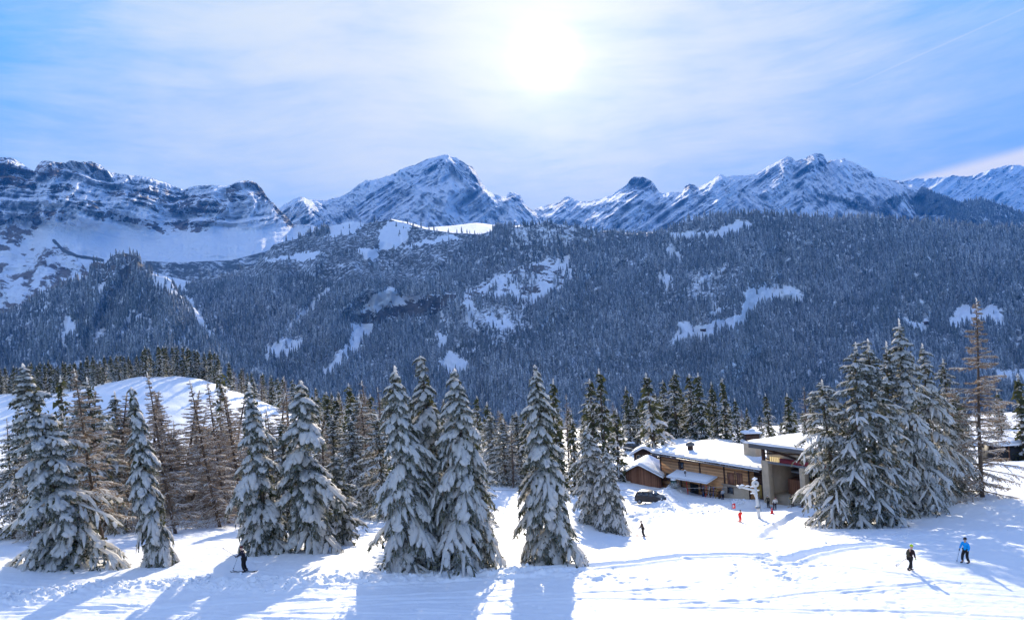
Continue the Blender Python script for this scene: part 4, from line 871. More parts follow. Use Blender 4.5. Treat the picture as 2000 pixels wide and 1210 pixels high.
def box_np(x0, x1, y0, y1, z0, z1):
    V = np.array([(x, y, z) for z in (z0, z1) for y in (y0, y1) for x in (x0, x1)], float)
    return V, np.array([(0, 2, 3, 1), (4, 5, 7, 6), (0, 1, 5, 4), (2, 6, 7, 3), (0, 4, 6, 2), (1, 3, 7, 5)])
def boxes(name, mat, parent, *bs, bevel=0.0):
    b = Buf()
    for q in bs: V, f = box_np(*q); b.add(V, None, f)
    o = b.obj(name, mat, parent)
    if bevel: m = o.modifiers.new('bevel', 'BEVEL'); m.width = bevel; m.segments = 2
    return o
def beam(name, mat, parent, *segs, r=0.06, sides=4):
    b = Buf()
    for s in segs: V, f3, f4 = tube(np.array(s, float), r, sides); b.add(V, f3, f4)
    return b.obj(name, mat, parent)
def cyl(name, mat, parent, path, rad, sides=16, smooth=True):
    V, f3, f4 = tube(np.array(path, float), rad, sides); b = Buf(); b.add(V, f3, f4); return b.obj(name, mat, parent, smooth)
def quad_slab(name, mat, parent, c, th):
    """c: four top corners; slab of thickness th below"""
    c = np.array(c, float); V = np.concatenate([c-[0, 0, th], c]); f = [(0, 3, 2, 1), (4, 5, 6, 7)]+[(i, (i+1) % 4, 4+(i+1) % 4, 4+i) for i in range(4)]
    b = Buf(); b.add(V, None, np.array(f)); return b.obj(name, mat, parent)
def snow_slab(parent, c, th, seed=0, over=0.18, n=26, name='snow_cover'):
    c = np.array(c, float); m = c.mean(0); c = m+(c-m)*(1+over/np.linalg.norm(c-m, axis=1)[:, None]); c[:, 2] += 0.004
    u = np.linspace(0, 1, n); U, W = np.meshgrid(u, u, indexing='ij')
    B = (c[0]*((1-U)*(1-W))[..., None]+c[1]*(U*(1-W))[..., None]+c[2]*(U*W)[..., None]+c[3]*((1-U)*W)[..., None])
    e = np.minimum(np.minimum(U, 1-U)*np.linalg.norm(c[1]-c[0]), np.minimum(W, 1-W)*np.linalg.norm(c[3]-c[0]))
    nz = fbm(B[..., 0]*.8+seed, B[..., 1]*.8, 3); edge = np.clip(e/(th*1.1), 0, 1); H = th*(0.55+0.45*np.sqrt(1-(1-edge)**2))*(0.85+.35*nz)
    T = B.copy(); T[..., 2] += H; Bt = B.copy(); ed = e < 1e-6; Bt[..., 2] -= np.where(ed, 0.10*nz+.02, 0)
    b = Buf(); b.add(T, None, grid_faces(n, n)); b.add(Bt, None, grid_faces(n, n)[:, ::-1])
    idx = [(0, j) for j in range(n)]+[(i, n-1) for i in range(1, n)]+[(n-1, j) for j in range(n-2, -1, -1)]+[(i, 0) for i in range(n-2, 0, -1)]
    ids = np.array([i*n+j for i, j in idx]); nx = np.roll(ids, -1); f = np.stack([ids, nx, nx+n*n, ids+n*n], -1)
    b.f4.append(f); return b.obj(name, M['snow'], parent, True)

class Frame:
    def __init__(s, name, O, u, label, cat, group=None):
        s.O = np.array(O, float); a = math.atan2(u[1], u[0]); s.u = np.array([math.cos(a), math.sin(a), 0]); s.v = np.array([-math.sin(a), math.cos(a), 0])
        s.e = empty(name, tuple(s.O), (0, 0, a), label, cat, group)
    def loc(s, W): d = np.asarray(W)-s.O; return np.array([d @ s.u, d @ s.v, d[2]])
    def on_front(s, px, py, v=0.0):
        r = P(px, py, 1.0); O = s.O+s.v*v; k = (O @ s.v)/(r @ s.v); return s.loc(r*k)
    def on_level(s, px, py, w):
        r = P(px, py, 1.0); return s.loc(r*((s.O[2]+w)/r[2]))
UD = np.array([10.0, -15.2])
# --- the lodge
O1 = P(1294, 948, 124.0); L = Frame('lodge', O1, UD, 'timber lodge with a flat thick snow roof, plank walls and a snowy awning', 'building')
LW = L.on_front(1464, 975)[0]; WT = L.on_front(1291, 886)[2]; wt2 = L.on_front(1464, 914)[2]; LD = 11.0
def top(u): return WT+(wt2-WT)*u/LW
wall = Buf(); V = np.array([(0, 0, -2), (LW, 0, -2), (LW, LD, -2), (0, LD, -2), (0, 0, top(0)), (LW, 0, top(LW)), (LW, LD, top(LW)), (0, LD, top(0))], float)
wall.add(V, None, np.array([(0, 3, 2, 1), (4, 5, 6, 7), (0, 1, 5, 4), (1, 2, 6, 5), (2, 3, 7, 6), (3, 0, 4, 7)])); wall.obj('wall', M['planks'], L.e)
UE = L.on_front(1489, 915)[0]+0.3
rc = [(-1.0, -1.0, top(-1)+.02), (UE, -1.0, top(UE)+.02), (UE, LD+.6, top(UE)+.02), (-1.0, LD+.6, top(-1)+.02)]
roof = quad_slab('roof', M['dark_wood'], L.e, [(a, b, c+.30) for a, b, c in rc], 0.28)
snow_slab(roof, [(a, b, c+.30) for a, b, c in rc], 0.42, 1, 0.12, 60)
for px in (1291.5, 1329, 1367.5, 1414.5, 1462):
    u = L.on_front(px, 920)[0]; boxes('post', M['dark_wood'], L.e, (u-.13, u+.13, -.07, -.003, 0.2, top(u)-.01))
# recessed end wall, base, openings
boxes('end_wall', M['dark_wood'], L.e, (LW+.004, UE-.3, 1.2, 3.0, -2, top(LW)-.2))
u0, u1 = L.on_front(1414, 960)[0], LW+.02; zb = L.on_front(1440, 948)[2]
boxes('concrete_base', M['concrete'], L.e, (u0, u1, -.10, -.004, -2.2, zb))
boxes('ledge', M['concrete'], L.e, (u0-.1, u1+.05, -.28, -.102, zb-.10, zb+.03))
def opening(px0, px1, py0, py1, name, mat, fr=True, out=.03):
    a = L.on_front(px0, (py0+py1)/2); b = L.on_front(px1, (py0+py1)/2); z1 = L.on_front((px0+px1)/2, py0)[2]; z0 = L.on_front((px0+px1)/2, py1)[2]
    o = boxes(name, mat, L.e, (a[0], b[0], -out, .05, z0, z1))
    if fr: boxes('frame', M['dark_wood'], o, (a[0]-.08, a[0], -out-.04, .02, z0-.02, z1+.08), (b[0], b[0]+.08, -out-.04, .02, z0-.02, z1+.08), (a[0], b[0], -out-.04, .02, z1, z1+.08))
    return o, a[0], b[0], z0, z1
d = opening(1350, 1364, 945, 973, 'door', M['black'], out=.04); boxes('handle', M['metal'], d[0], (d[1]+.1, d[1]+.16, -.10, -.041, d[3]+1.0, d[3]+1.15))
w_ = opening(1423, 1433, 951, 963, 'window', M['glass'], out=.13); opening(1302.5, 1307, 925, 937, 'window', M['glass'])
opening(1326, 1335, 902, 915, 'window', M['glass'])
opening(1421, 1434, 922, 946, 'shutter', M['brown_wood'], False); opening(1439, 1451, 923, 947, 'shutter', M['brown_wood'], False)
boxes('batten', M['dark_wood'], L.e, (L.on_front(1436, 930)[0]-.06, L.on_front(1436, 930)[0]+.06, -.05, -.004, zb+.05, zb+2.0))
q = L.on_front(1482, 958, 1.2); boxes('door_panel', M['yellow'], L.e, (q[0]-.25, q[0]+.55, 1.10, 1.197, q[2]-.9, q[2]+.9))
beam('gutter', M['metal'], roof, [(-1.0, -1.10, top(-1)+.0), (UE, -1.10, top(UE)+.0)], r=.06, sides=8)
ib = Buf(); rsI = np.random.RandomState(4)
for k in range(70):
    u = rsI.uniform(-.8, UE-.3); l_ = rsI.uniform(.1, .5); V, f3, f4 = tube([(u, -1.06, top(u)+.34), (u, -1.06, top(u)+.3-l_)], [.03, .004], 5); ib.add(V, f3, f4)
ib.obj('icicles', M['frost_metal'], roof)
# awning
a0 = L.on_front(1323, 918); a1 = L.on_front(1401, 931); dz = 0.55
ac = [(a0[0], -2.3, a0[2]-dz-.1), (a1[0], -2.3, a1[2]-dz), (a1[0], -.075, a1[2]), (a0[0], -.075, a0[2])]
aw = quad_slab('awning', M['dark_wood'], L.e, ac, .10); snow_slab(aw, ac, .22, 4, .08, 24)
for u in (a0[0]+.2, a1[0]-.2): beam('awning_brace', M['dark_wood'], aw, [(u, -2.1, a0[2]-dz-.25), (u, -.10, a0[2]-1.7)], r=.05)
# roof vent and chimney
q = L.on_level(1349, 884, top(4)+.30); c = (q[0], q[1])
ve = cyl('roof_vent', M['dark_wood'], L.e, [(c[0], c[1], top(c[0])+.2), (c[0], c[1], top(c[0])+1.5)], .42, 14)
cyl('vent_cap', M['fascia'], ve, [(c[0], c[1], top(c[0])+1.45), (c[0], c[1], top(c[0])+1.75), (c[0], c[1], top(c[0])+2.0)], [.68, .66, .2], 14)
q = L.on_level(1467, 893, top(12)+.45); cx, cy, cz = q[0], q[1], top(q[0])
ch = boxes('chimney', M['concrete'], L.e, (cx-1.1, cx+1.1, cy-.2, cy+1.6, cz+.2, cz+2.6), bevel=.04)
boxes('chimney_mouth', M['black'], ch, (cx-.75, cx+.75, cy+.1, cy+1.3, cz+2.59, cz+2.85))
rim = [[(cx-1.1, cy-.2), (cx+1.1, cy-.2), (cx+1.1, cy+.12), (cx-1.1, cy+.12)], [(cx-1.1, cy+1.3), (cx+1.1, cy+1.3), (cx+1.1, cy+1.6), (cx-1.1, cy+1.6)]]
for i, r_ in enumerate(rim): snow_slab(ch, [(x, y, cz+2.605) for x, y in r_], .16, i, .03, 8, 'rim_snow')
# side deck
du = -3.6; dk = Frame('deck', L.O+L.u*(-.02)+L.v*0.6, UD, 'timber deck with three-rail balustrade at the left end of the lodge', 'deck')
zt = L.on_front(1292, 944)[2]+0.3
boxes('deck_floor', M['dark_wood'], dk.e, (-4.2, -.05, 0, 5.0, zt-.25, zt))
for (x, y) in ((-4.1, .1), (-2.2, .1), (-.25, .1), (-4.1, 2.5), (-4.1, 4.9)): boxes('post', M['brown_wood'], dk.e, (x-.07, x+.07, y-.07, y+.07, -2.2, zt+1.3))
for k in range(3):
    z = zt+.35+.4*k; boxes('rail', M['brown_wood'], dk.e, (-4.15, -.1, .03, .028+.05, z, z+.11)); boxes('rail', M['brown_wood'], dk.e, (-4.172, -4.10, .2, 4.8, z, z+.11))
tr_ = boxes('top_snow', M['snow'], dk.e, (-4.2, -.1, -.03, .20, zt+1.31, zt+1.42), bevel=.04)
boxes('side_board', M['green'], dk.e, (-.9, -.3, 5.2, 5.3, zt+.2, zt+2.6))

# --- the lift station
O2 = P(1491, 969, 107.0); S = Frame('lift_station', O2, UD, 'open lift station with a high snow roof, concrete pillars and dark interior', 'building')
sf = lambda px, py, v=0.0: S.on_front(px, py, v)
pw = sf(1502, 940)[0]; ph = sf(1496, 899)[2]; SR = sf(1562, 940)[0]; SW = SR+7.0; SD = 9.5
boxes('pillar', M['concrete'], S.e, (0, pw, 0, .9, -2.5, ph), bevel=.03)
boxes('pillar', M['concrete'], S.e, (SR, SR+.8, 0, .9, -2.5, ph), bevel=.03)
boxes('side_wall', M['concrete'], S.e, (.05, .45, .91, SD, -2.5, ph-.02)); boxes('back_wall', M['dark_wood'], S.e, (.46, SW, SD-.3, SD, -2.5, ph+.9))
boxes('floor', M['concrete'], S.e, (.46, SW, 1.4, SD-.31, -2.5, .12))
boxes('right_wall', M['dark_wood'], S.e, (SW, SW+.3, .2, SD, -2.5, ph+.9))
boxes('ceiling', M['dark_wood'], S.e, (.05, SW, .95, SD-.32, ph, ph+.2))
zbm = sf(1530, 909)[2]
boxes('sign_board', M['red'], S.e, (sf(1523, 900)[0], SW, -.06, .10, ph-.05, ph+.55)); boxes('beam', M['metal'], S.e, (pw+.01, SW, -.02, .25, ph-.34, ph-.054))
wl = boxes('window_band', M['lit'], S.e, (sf(1503, 900)[0], sf(1522.5, 900)[0], 0.02, .1, ph+.02, ph+.62))
for k in range(6):
    u = sf(1503+3.6*k, 900)[0]; boxes('glazing_bar', M['dark_wood'], wl, (u, u+.05, -.02, .018, ph+.0, ph+.64))
zr = sf(1497, 876)[2]
boxes('gable_panel', M['beige'], S.e, (pw*.6, SW, .45, .6, ph+.2, zr-.12))
boxes('post', M['dark_wood'], S.e, (.15, .50, .0, .35, ph+.002, zr+.06)); boxes('post', M['dark_wood'], S.e, (SR, SR+.35, .0, .35, ph+.56, zr-.1))
beam('cross_brace', M['dark_wood'], S.e, [(.5, .2, zr-.05), (SR, .2, ph+.6)], r=.14); beam('cross_brace', M['dark_wood'], S.e, [(.5, .24, ph+.9), (SR, .24, zr-.3)], r=.09)
b0 = sf(1478, 873, -1.2); 
sc_ = [(-1.2, -.9, zr+.72), (SW+.8, -.9, zr+.55), (SW+.8, SD+.5, zr+.25), (-1.2, SD+.5, zr+.40)]
sr = quad_slab('roof', M['fascia'], S.e, sc_, .62); snow_slab(sr, sc_, .42, 7, .12, 44)
mc = boxes('drive_housing', M['brown_wood'], S.e, (1.6, 4.6, 3.2, 5.6, .12, 2.1), bevel=.06)
cyl('bull_wheel', M['metal'], S.e, [(3.1, 4.2, 3.1), (3.1, 4.2, 3.3)], 1.3, 28, False)
cyl('axle', M['metal'], S.e, [(3.1, 4.2, 2.0), (3.1, 4.2, 4.4)], .16, 10)

# --- chalets
def chalet(name, label, px, py, Y, ang, w, dp, hw, hr, wall_m, snow_t, over=.6, windows=True, cat='chalet', flat=False):
    O = P(px, py, Y); O[2] = min(O[2], gz(O[0], O[1])+.3); f = Frame(name, O, (math.cos(ang), math.sin(ang)), label, cat); e = f.e
    b = Buf(); x0, x1, y0, y1 = -w/2, w/2, 0, dp   # gable faces -y
    V = np.array([(x0, y0, -2), (x1, y0, -2), (x1, y1, -2), (x0, y1, -2), (x0, y0, hw), (x1, y0, hw), (x1, y1, hw), (x0, y1, hw), (0, y0, hr), (0, y1, hr)], float)
    b.add(V, np.array([(4, 5, 8), (6, 7, 9)]), np.array([(0, 1, 5, 4), (1, 2, 6, 5), (2, 3, 7, 6), (3, 0, 4, 7), (5, 6, 9, 8), (7, 4, 8, 9)])); b.obj('wall', wall_m, e)
    s = (hr-hw)/(w/2); xo = w/2+over; zo = hw-s*over+.03
    rl = quad_slab('roof', M['dark_wood'], e, [(-xo, y0-over, zo+.12), (-.003, y0-over, hr+.15), (-.003, y1+over, hr+.15), (-xo, y1+over, zo+.12)], .12)
    rr = quad_slab('roof', M['dark_wood'], e, [(.003, y0-over, hr+.15), (xo, y0-over, zo+.12), (xo, y1+over, zo+.12), (.003, y1+over, hr+.15)], .12)
    b = Buf(); n, m = 30, 26; U, W = np.meshgrid(np.linspace(-1, 1, n), np.linspace(0, 1, m), indexing='ij'); X = U*(xo+.12); Yy = y0-over-.1+(y1-y0+2*over+.2)*W
    zb_ = hr+.155-s*np.sqrt(X**2+.05); ed = np.minimum((1-np.abs(U))*xo, np.minimum(W, 1-W)*(dp+2*over)); tt = snow_t*(.5+.5*np.sqrt(np.clip(1-(1-np.clip(ed/snow_t, 0, 1))**2, 0, 1)))*(.85+.3*fbm(X, Yy, 3))
    b.add(np.stack([X, Yy, zb_+tt], -1), None, grid_faces(n, m)); b.add(np.stack([X, Yy, zb_+.01], -1), None, grid_faces(n, m)[:, ::-1])
    idx = [(0, j) for j in range(m)]+[(i, m-1) for i in range(1, n)]+[(n-1, j) for j in range(m-2, -1, -1)]+[(i, 0) for i in range(n-2, 0, -1)]
    ids = np.array([i*m+j for i, j in idx]); nx = np.roll(ids, -1); b.f4.append(np.stack([ids, nx, nx+n*m, ids+n*m], -1)); b.obj('snow_cover', M['snow'], e, True)
    if windows:
        for k in range(3):
            u = -w*.28+k*w*.28; o = boxes('window', M['glass'], e, (u-.28, u+.28, -.03, .02, hw*.45, hw*.9)); boxes('frame', M['beige'], o, (u-.33, u-.28, -.05, 0, hw*.43, hw*.93), (u+.28, u+.33, -.05, 0, hw*.43, hw*.93), (u-.28, u+.28, -.05, 0, hw*.9, hw*.93))
    return f
chalet('chalet', 'small dark brown chalet with a thick snow roof left of the lodge', 1259, 903, 138, math.radians(-18), 3.6, 3.2, 2.0, 3.0, M['dark_wood'], .45)
chalet('chalet', 'low reddish brown chalet with a broad snow roof beside the lodge deck', 1250, 948, 124, math.radians(-22), 6.4, 6.5, 1.5, 3.2, M['brown_wood'], .5, .5, False)
# tiered hut, long snowy wall, shed on the right, far cabins
def small_hut(name, label, px, py, Y, w, dp, tiers, mat, snow_t=.35, cat='hut', ang=0.0):
    O = P(px, py, Y); O[2] = min(O[2], gz(O[0], O[1])+.2); f = Frame(name, O, (math.cos(ang), math.sin(ang)), label, cat)
    for (z0, z1, k) in tiers:
        boxes('wall', mat, f.e, (-w/2*k+.35, w/2*k-.35, .35, dp*k-.35, z0, z1))
        c4 = [(-w/2*k, 0, z1+.15), (w/2*k, 0, z1+.15), (w/2*k, dp*k, z1+.15), (-w/2*k, dp*k, z1+.15)]
        r = quad_slab('roof', M['dark_wood'], f.e, c4, .148); snow_slab(r, c4, snow_t, 3, .06, 16)
    return f
th = small_hut('hut', 'small dark hut with two stacked snow roofs behind the lodge chimney', 1473, 868, 150, 3.4, 3, [(-2, 1.9, 1.0), (2.1, 3.6, .95)], M['dark_wood'], .25, 'hut')
snow_slab(th.e, [(-.4, .6, 3.95), (.6, .6, 3.95), (.6, 1.6, 3.95), (-.4, 1.6, 3.95)], .5, 2, 0, 8, 'snow_cap')
small_hut('stone_wall', 'long low stone wall topped with snow behind the lift station roof', 1556, 862, 152, 9.5, 1.2, [(-2, 1.5, 1.0)], M['concrete'], .4, 'wall')
sh = small_hut('shed', 'long dark open shed with a flat snow roof at the right edge', 2010, 862, 125, 11, 5, [(-2, 2.3, 1.0)], M['black'], .6, 'shed', math.radians(4))
for x in (-3.4, -1.2, 1.0): boxes('post', M['brown_wood'], sh.e, (x, x+.16, .1, .26, -2, 2.28))
for px, py, Y, lab in ((1373, 646, 2350, 'tiny dark cabin in the large bright clearing of the far slope'), (1808, 631, 2350, 'tiny dark cabin in the small clearing of the far slope on the right')):
    O = P(px, py, Y); k = np.argmin(np.abs(V2[:200].reshape(-1, 3)[:, 0]/V2[:200].reshape(-1, 3)[:, 1]-O[0]/O[1])*1e3+np.abs(V2[:200].reshape(-1, 3)[:, 2]/V2[:200].reshape(-1, 3)[:, 1]-O[2]/O[1])*1e3)
    W = V2[:200].reshape(-1, 3)[k]; e = empty('cabin', tuple(W), (0, 0, .3), lab, 'cabin')
    boxes('wall', M['dark_wood'], e, (-6, 6, -5, 5, -3, 4)); r = boxes('roof', M['dark_wood'], e, (-7, 7, -6, 6, 4.01, 5)); boxes('snow_cover', M['snow'], r, (-7, 7, -6, 6, 5.01, 6.2), bevel=.4)

# ------------------------------------------------------------------ pylon, poles, cones, racks
def gp_(px, py, Y0=40, Y1=200): x, y = gpt(px, py, Y0, Y1); return x, y, gz(x, y)
x, y, z = gp_(1483, 1012, 70); Yp = y; H = float(P(1475, 950, Yp)[2]-z); e = empty('lift_pylon', (x, y, z), (0, math.radians(-3.5), 0), 'frost-covered ski lift pylon with a side arm and sheave wheel, in front of the lodge', 'pylon')
cyl('mast', M['frost_metal'], e, [(0, 0, -1), (0, 0, 1.2), (0, 0, H)], [.20, .19, .16], 12); cyl('collar', M['metal'], e, [(0, 0, 1.15), (0, 0, 1.35)], .29, 12)
cyl('arm', M['frost_metal'], e, [(.15, 0, H-.9), (-.25, 0, H-.35), (-1.75, 0, H+.22)], [.10, .13, .11], 8); cyl('arm', M['frost_metal'], e, [(0, 0, H-1.4), (-.45, 0, H-.25)], .08, 8)
wh = cyl('sheave_wheel', M['frost_metal'], e, [(.05, -.12, H+.35), (.05, .12, H+.35)], .40, 24, False); cyl('hub', M['metal'], wh, [(.05, -.18, H+.35), (.05, .18, H+.35)], .12, 10)
cyl('sheave_train', M['frost_metal'], e, [(-1.9, -.5, H+.25), (-1.9, .5, H+.25)], .13, 8); beam('ladder', M['metal'], e, [(.3, 0, 0), (.3, 0, H-1)], r=.03)
b = Buf()
for i, (ox, oz, r) in enumerate([(-.3, .0, .22), (-.9, .12, .2), (-1.5, .28, .2), (.05, .86, .3), (-.35, -.75, .2), (.12, -.5, .2)]):
    V, f3, f4 = tube(np.array([(ox-.3, 0, H+oz+.06), (ox, 0, H+oz+.10), (ox+.3, 0, H+oz+.03)]), np.array([.4, 1, .4])*r*.6, 7); b.add(V, f3, f4)
b.obj('rime', M['snow'], e, True)
pyl_head = np.array(e.matrix_basis @ Vector((-1.9, 0, H+.3)))
pa = P(-60, 897, 78); pb = pyl_head
q = np.linspace(0, 1, 24)[:, None]; c_ = pa*(1-q)+pb*q; c_[:, 2] -= 1.5*4*(q[:, 0]*(1-q[:, 0]))
tag(cyl('lift_cable', M['metal'], None, c_, .022, 5), 'thin ski lift cable running from the frosted pylon across the trees to the left', 'cable')
x, y, z = gp_(1344, 966); e = empty('lamp_post', (x, y, z), (0, math.radians(-4), 0), 'thin lamp post with a red lower half in front of the lodge awning', 'lamp')
cyl('pole', M['red_bright'], e, [(0, 0, -.5), (0, 0, 1.9)], .05, 8); cyl('pole', M['metal'], e, [(0, 0, 1.9), (0, 0, 3.0)], .04, 8); la = cyl('lantern', M['fascia'], e, [(0, 0, 3.0), (0, 0, 3.15), (0, 0, 3.5)], [.08, .18, .14], 8); cyl('lantern_cap', M['snow'], la, [(0, 0, 3.5), (0, 0, 3.62)], [.2, .08], 8)
x, y, z = gp_(1433, 1005); e = empty('marker_sign', (x, y, z), (0, 0, .3), 'small red and white marker sign on two thin sticks left of the pylon', 'sign')
cyl('stick', M['metal'], e, [(-.22, 0, -.4), (-.22, 0, 1.5)], .02, 6); cyl('stick', M['metal'], e, [(.22, 0, -.4), (.22, 0, 1.2)], .02, 6); boxes('board', M['red_bright'], e, (-.1, .3, -.03, -.01, .75, 1.35)); boxes('panel', M['frost_metal'], e, (-.03, .12, -.045, -.034, .9, 1.2))
x, y, z = gp_(1508, 1002); e = empty('traffic_cone', (x, y, z), (0, 0, 0), 'small red cone on the shaded snow right of the pylon', 'cone')
cyl('cone', M['red_bright'], e, [(0, 0, .04), (0, 0, .75)], [.2, .03], 14); boxes('base', M['red_bright'], e, (-.26, .26, -.26, .26, -.05, .045)); cyl('band', M['snow'], e, [(0, 0, .38), (0, 0, .5)], [.118, .09], 14)
# ski rack by the lodge door
x, y, z = gp_(1388, 972); e = empty('ski_rack', (x, y, z), (0, 0, math.radians(-50)), 'low timber ski rack below the awning by the lodge door', 'ski rack')
boxes('rail', M['dark_wood'], e, (-1.5, 1.5, -.05, .05, .9, 1.0), (-1.5, 1.5, .35, .45, .3, .4)); 
for k in (-1.45, 1.35): boxes('leg', M['dark_wood'], e, (k, k+.1, -.06, .5, -.4, 1.05))
M['blue'] = m_plain('blue_paint', (0.03, 0.10, 0.35), .4, .2, 4); M['white'] = m_plain('white_paint', (0.75, 0.75, 0.75), .5, .1, 4)
_r = Euler((0, 0, math.radians(-50))).to_matrix()
for k, mm in enumerate(('blue', 'red_bright', 'white', 'black', 'blue', 'yellow')):
    p = Vector((x, y, z))+_r @ Vector((-1.2+.42*k, -.12, -.1)); cnm = {'blue': 'blue', 'red_bright': 'red', 'white': 'white', 'black': 'black', 'yellow': 'yellow'}[mm]
    en = empty('ski', tuple(p), (math.radians(-12), math.radians(4*(k % 3)-4), math.radians(-50)), None)
    tag(en, cnm+' ski leaning on the rack by the lodge door'+(', nearer the door' if k == 0 else ', farther from the door' if k == 4 else ''), 'ski', 'skis leaning on the rack')
    cyl('blade', M[mm], en, [(0, 0, 0), (0, 0, .9), (0, 0, 1.6), (0, -.06, 1.75)], [.05, .045, .05, .02], 6); boxes('binding', M['metal'], en, (-.04, .04, -.09, -.03, .6, .9))
# ------------------------------------------------------------------ people
def skin_mesh(name, mat, parent, nodes, edges, sub=2):
    """nodes: list of (x,y,z,radius or (rx,ry)); a skin modifier grows one continuous surface"""
    me = bpy.data.meshes.new(name); me.from_pydata([n[:3] for n in nodes], edges, []); me.materials.append(mat)
    o = bpy.data.objects.new(name, me); C.objects.link(o); o.parent = parent
    m = o.modifiers.new('skin', 'SKIN'); m.use_smooth_shade = True; m.branch_smoothing = .6
    for i, n in enumerate(nodes):
        r = n[3]; sv = me.skin_vertices[0].data[i]; sv.radius = r if isinstance(r, tuple) else (r, r); sv.use_root = (i == 0)
    s = o.modifiers.new('sub', 'SUBSURF'); s.levels = sub; s.render_levels = sub
    return o
def mat_cloth(name, col): 
    if name not in M: M[name] = m_plain(name, col, 0.85, .25, 9)
    return M[name]
mat_cloth('skin', (0.55, 0.33, 0.24)); mat_cloth('hair', (0.05, 0.03, 0.02))
def lerp(a, b, t): return tuple(a[i]*(1-t)+b[i]*t for i in range(3))
def person(loc, rz, H, label, jacket, trousers, hat, feet, hands, lean=(0, .06), boots='black', gloves='black', extra=None, tilt=0.0, goggles=True, group=None):
    """local: +y is where the person faces, x to the right; feet [(x,y,z)x2], hands [(x,y,z)x2] in units of height 1"""
    e = empty('person', loc, (0, 0, rz), label, 'person', group); e.scale = (H, H, H)
    if tilt: e.rotation_euler = (0, tilt, rz)
    pel = (0, 0, .50); ch = (lean[0], lean[1], .70); nk = (lean[0]*1.2, lean[1]*1.25, .815); hd = (lean[0]*1.35, lean[1]*1.6+.01, .895)
    sh = [(nk[0]+s*.105, nk[1], .785) for s in (-1, 1)]; hp = [(s*.055, 0, .49) for s in (-1, 1)]
    kn = []; el = []
    for i, s in enumerate((-1, 1)):
        f = feet[i]; m = lerp(hp[i], (f[0], f[1], f[2]+.05), .5); kn.append((m[0], m[1]+.045, m[2]+.01))
        h = hands[i]; m = lerp(sh[i], h, .48); el.append((m[0]+s*.035, m[1]-.035, m[2]-.03))
    an = [(f[0], f[1]-.01, f[2]+.05) for f in feet]
    # body: one continuous surface
    N = [(*pel, .075), (*ch, .085), (*nk, .036), (hd[0], hd[1], hd[2]-.02, .050), (hd[0], hd[1]+.005, hd[2]+.035, .052), (hd[0], hd[1], hd[2]+.085, .035)]
    E = [(0, 1), (1, 2), (2, 3), (3, 4), (4, 5)]
    for i in range(2):
        b = len(N); N += [(*sh[i], .034), (*el[i], .025), (*hands[i], .016)]; E += [(1, b), (b, b+1), (b+1, b+2)]
        b = len(N); N += [(*hp[i], .056), (*kn[i], .036), (*an[i], .024), (feet[i][0], feet[i][1]+.06, feet[i][2]+.022, .020)]; E += [(0, b), (b, b+1), (b+1, b+2), (b+2, b+3)]
    skin_mesh('body', M['skin'], e, N, E, 1)
    # face: nose, ears and eyes
    b = Buf(); V, f3, f4 = tube([(hd[0], hd[1]+.045, hd[2]+.028), (hd[0], hd[1]+.066, hd[2]+.008), (hd[0], hd[1]+.05, hd[2]+.002)], [.005, .011, .008], 6); b.add(V, f3, f4); b.obj('nose', M['skin'], e, True)
    for s in (-1, 1): cyl('ear', M['skin'], e, [(hd[0]+s*.048, hd[1], hd[2]+.0), (hd[0]+s*.056, hd[1]-.004, hd[2]+.014), (hd[0]+s*.05, hd[1]-.004, hd[2]+.03)], [.006, .010, .006], 6)
    if goggles: cyl('goggles', M['glass'], e, [(hd[0]-.045, hd[1]+.030, hd[2]+.034), (hd[0], hd[1]+.060, hd[2]+.034), (hd[0]+.045, hd[1]+.030, hd[2]+.034)], .017, 8)
    cyl('mouth', mat_cloth('lips', (.35, .12, .1)), e, [(hd[0]-.014, hd[1]+.047, hd[2]-.018), (hd[0], hd[1]+.051, hd[2]-.019), (hd[0]+.014, hd[1]+.047, hd[2]-.018)], .004, 5)
    # clothes
    N = [(0, 0, .455, .088), (lerp(pel, ch, .35)[0], lerp(pel, ch, .35)[1], .57, .086), (*ch, .104), (*nk, .052)]; E = [(0, 1), (1, 2), (2, 3)]
    for i in range(2):
        b = len(N); N += [(*sh[i], .050), (*el[i], .038), (*lerp(el[i], hands[i], .82), .030)]; E += [(2, b), (b, b+1), (b+1, b+2)]
    skin_mesh('jacket', M[jacket], e, N, E); 
    N = [(0, 0, .50, .080)]; E = []
    for i in range(2):
        b = len(N); N += [(*hp[i], .070), (*kn[i], .052), (*lerp(kn[i], an[i], .85), .044)]; E += [(0, b), (b, b+1), (b+1, b+2)]
    skin_mesh('trousers', M[trousers], e, N, E)
    V = []; b = Buf(); U, W = np.meshgrid(np.linspace(0, 2*np.pi, 17), np.linspace(-.12, 1, 9), indexing='ij')
    r = .066; ang = W*np.pi/2; X = np.cos(U)*np.cos(ang)*r*.92; Y_ = np.sin(U)*np.cos(ang)*r; Z = np.sin(ang)*r*.95
    b.add(np.stack([X+hd[0], Y_+hd[1]-.006, Z+hd[2]+.038], -1), None, grid_faces(17, 9)); b.obj('helmet', M[hat], e, True)
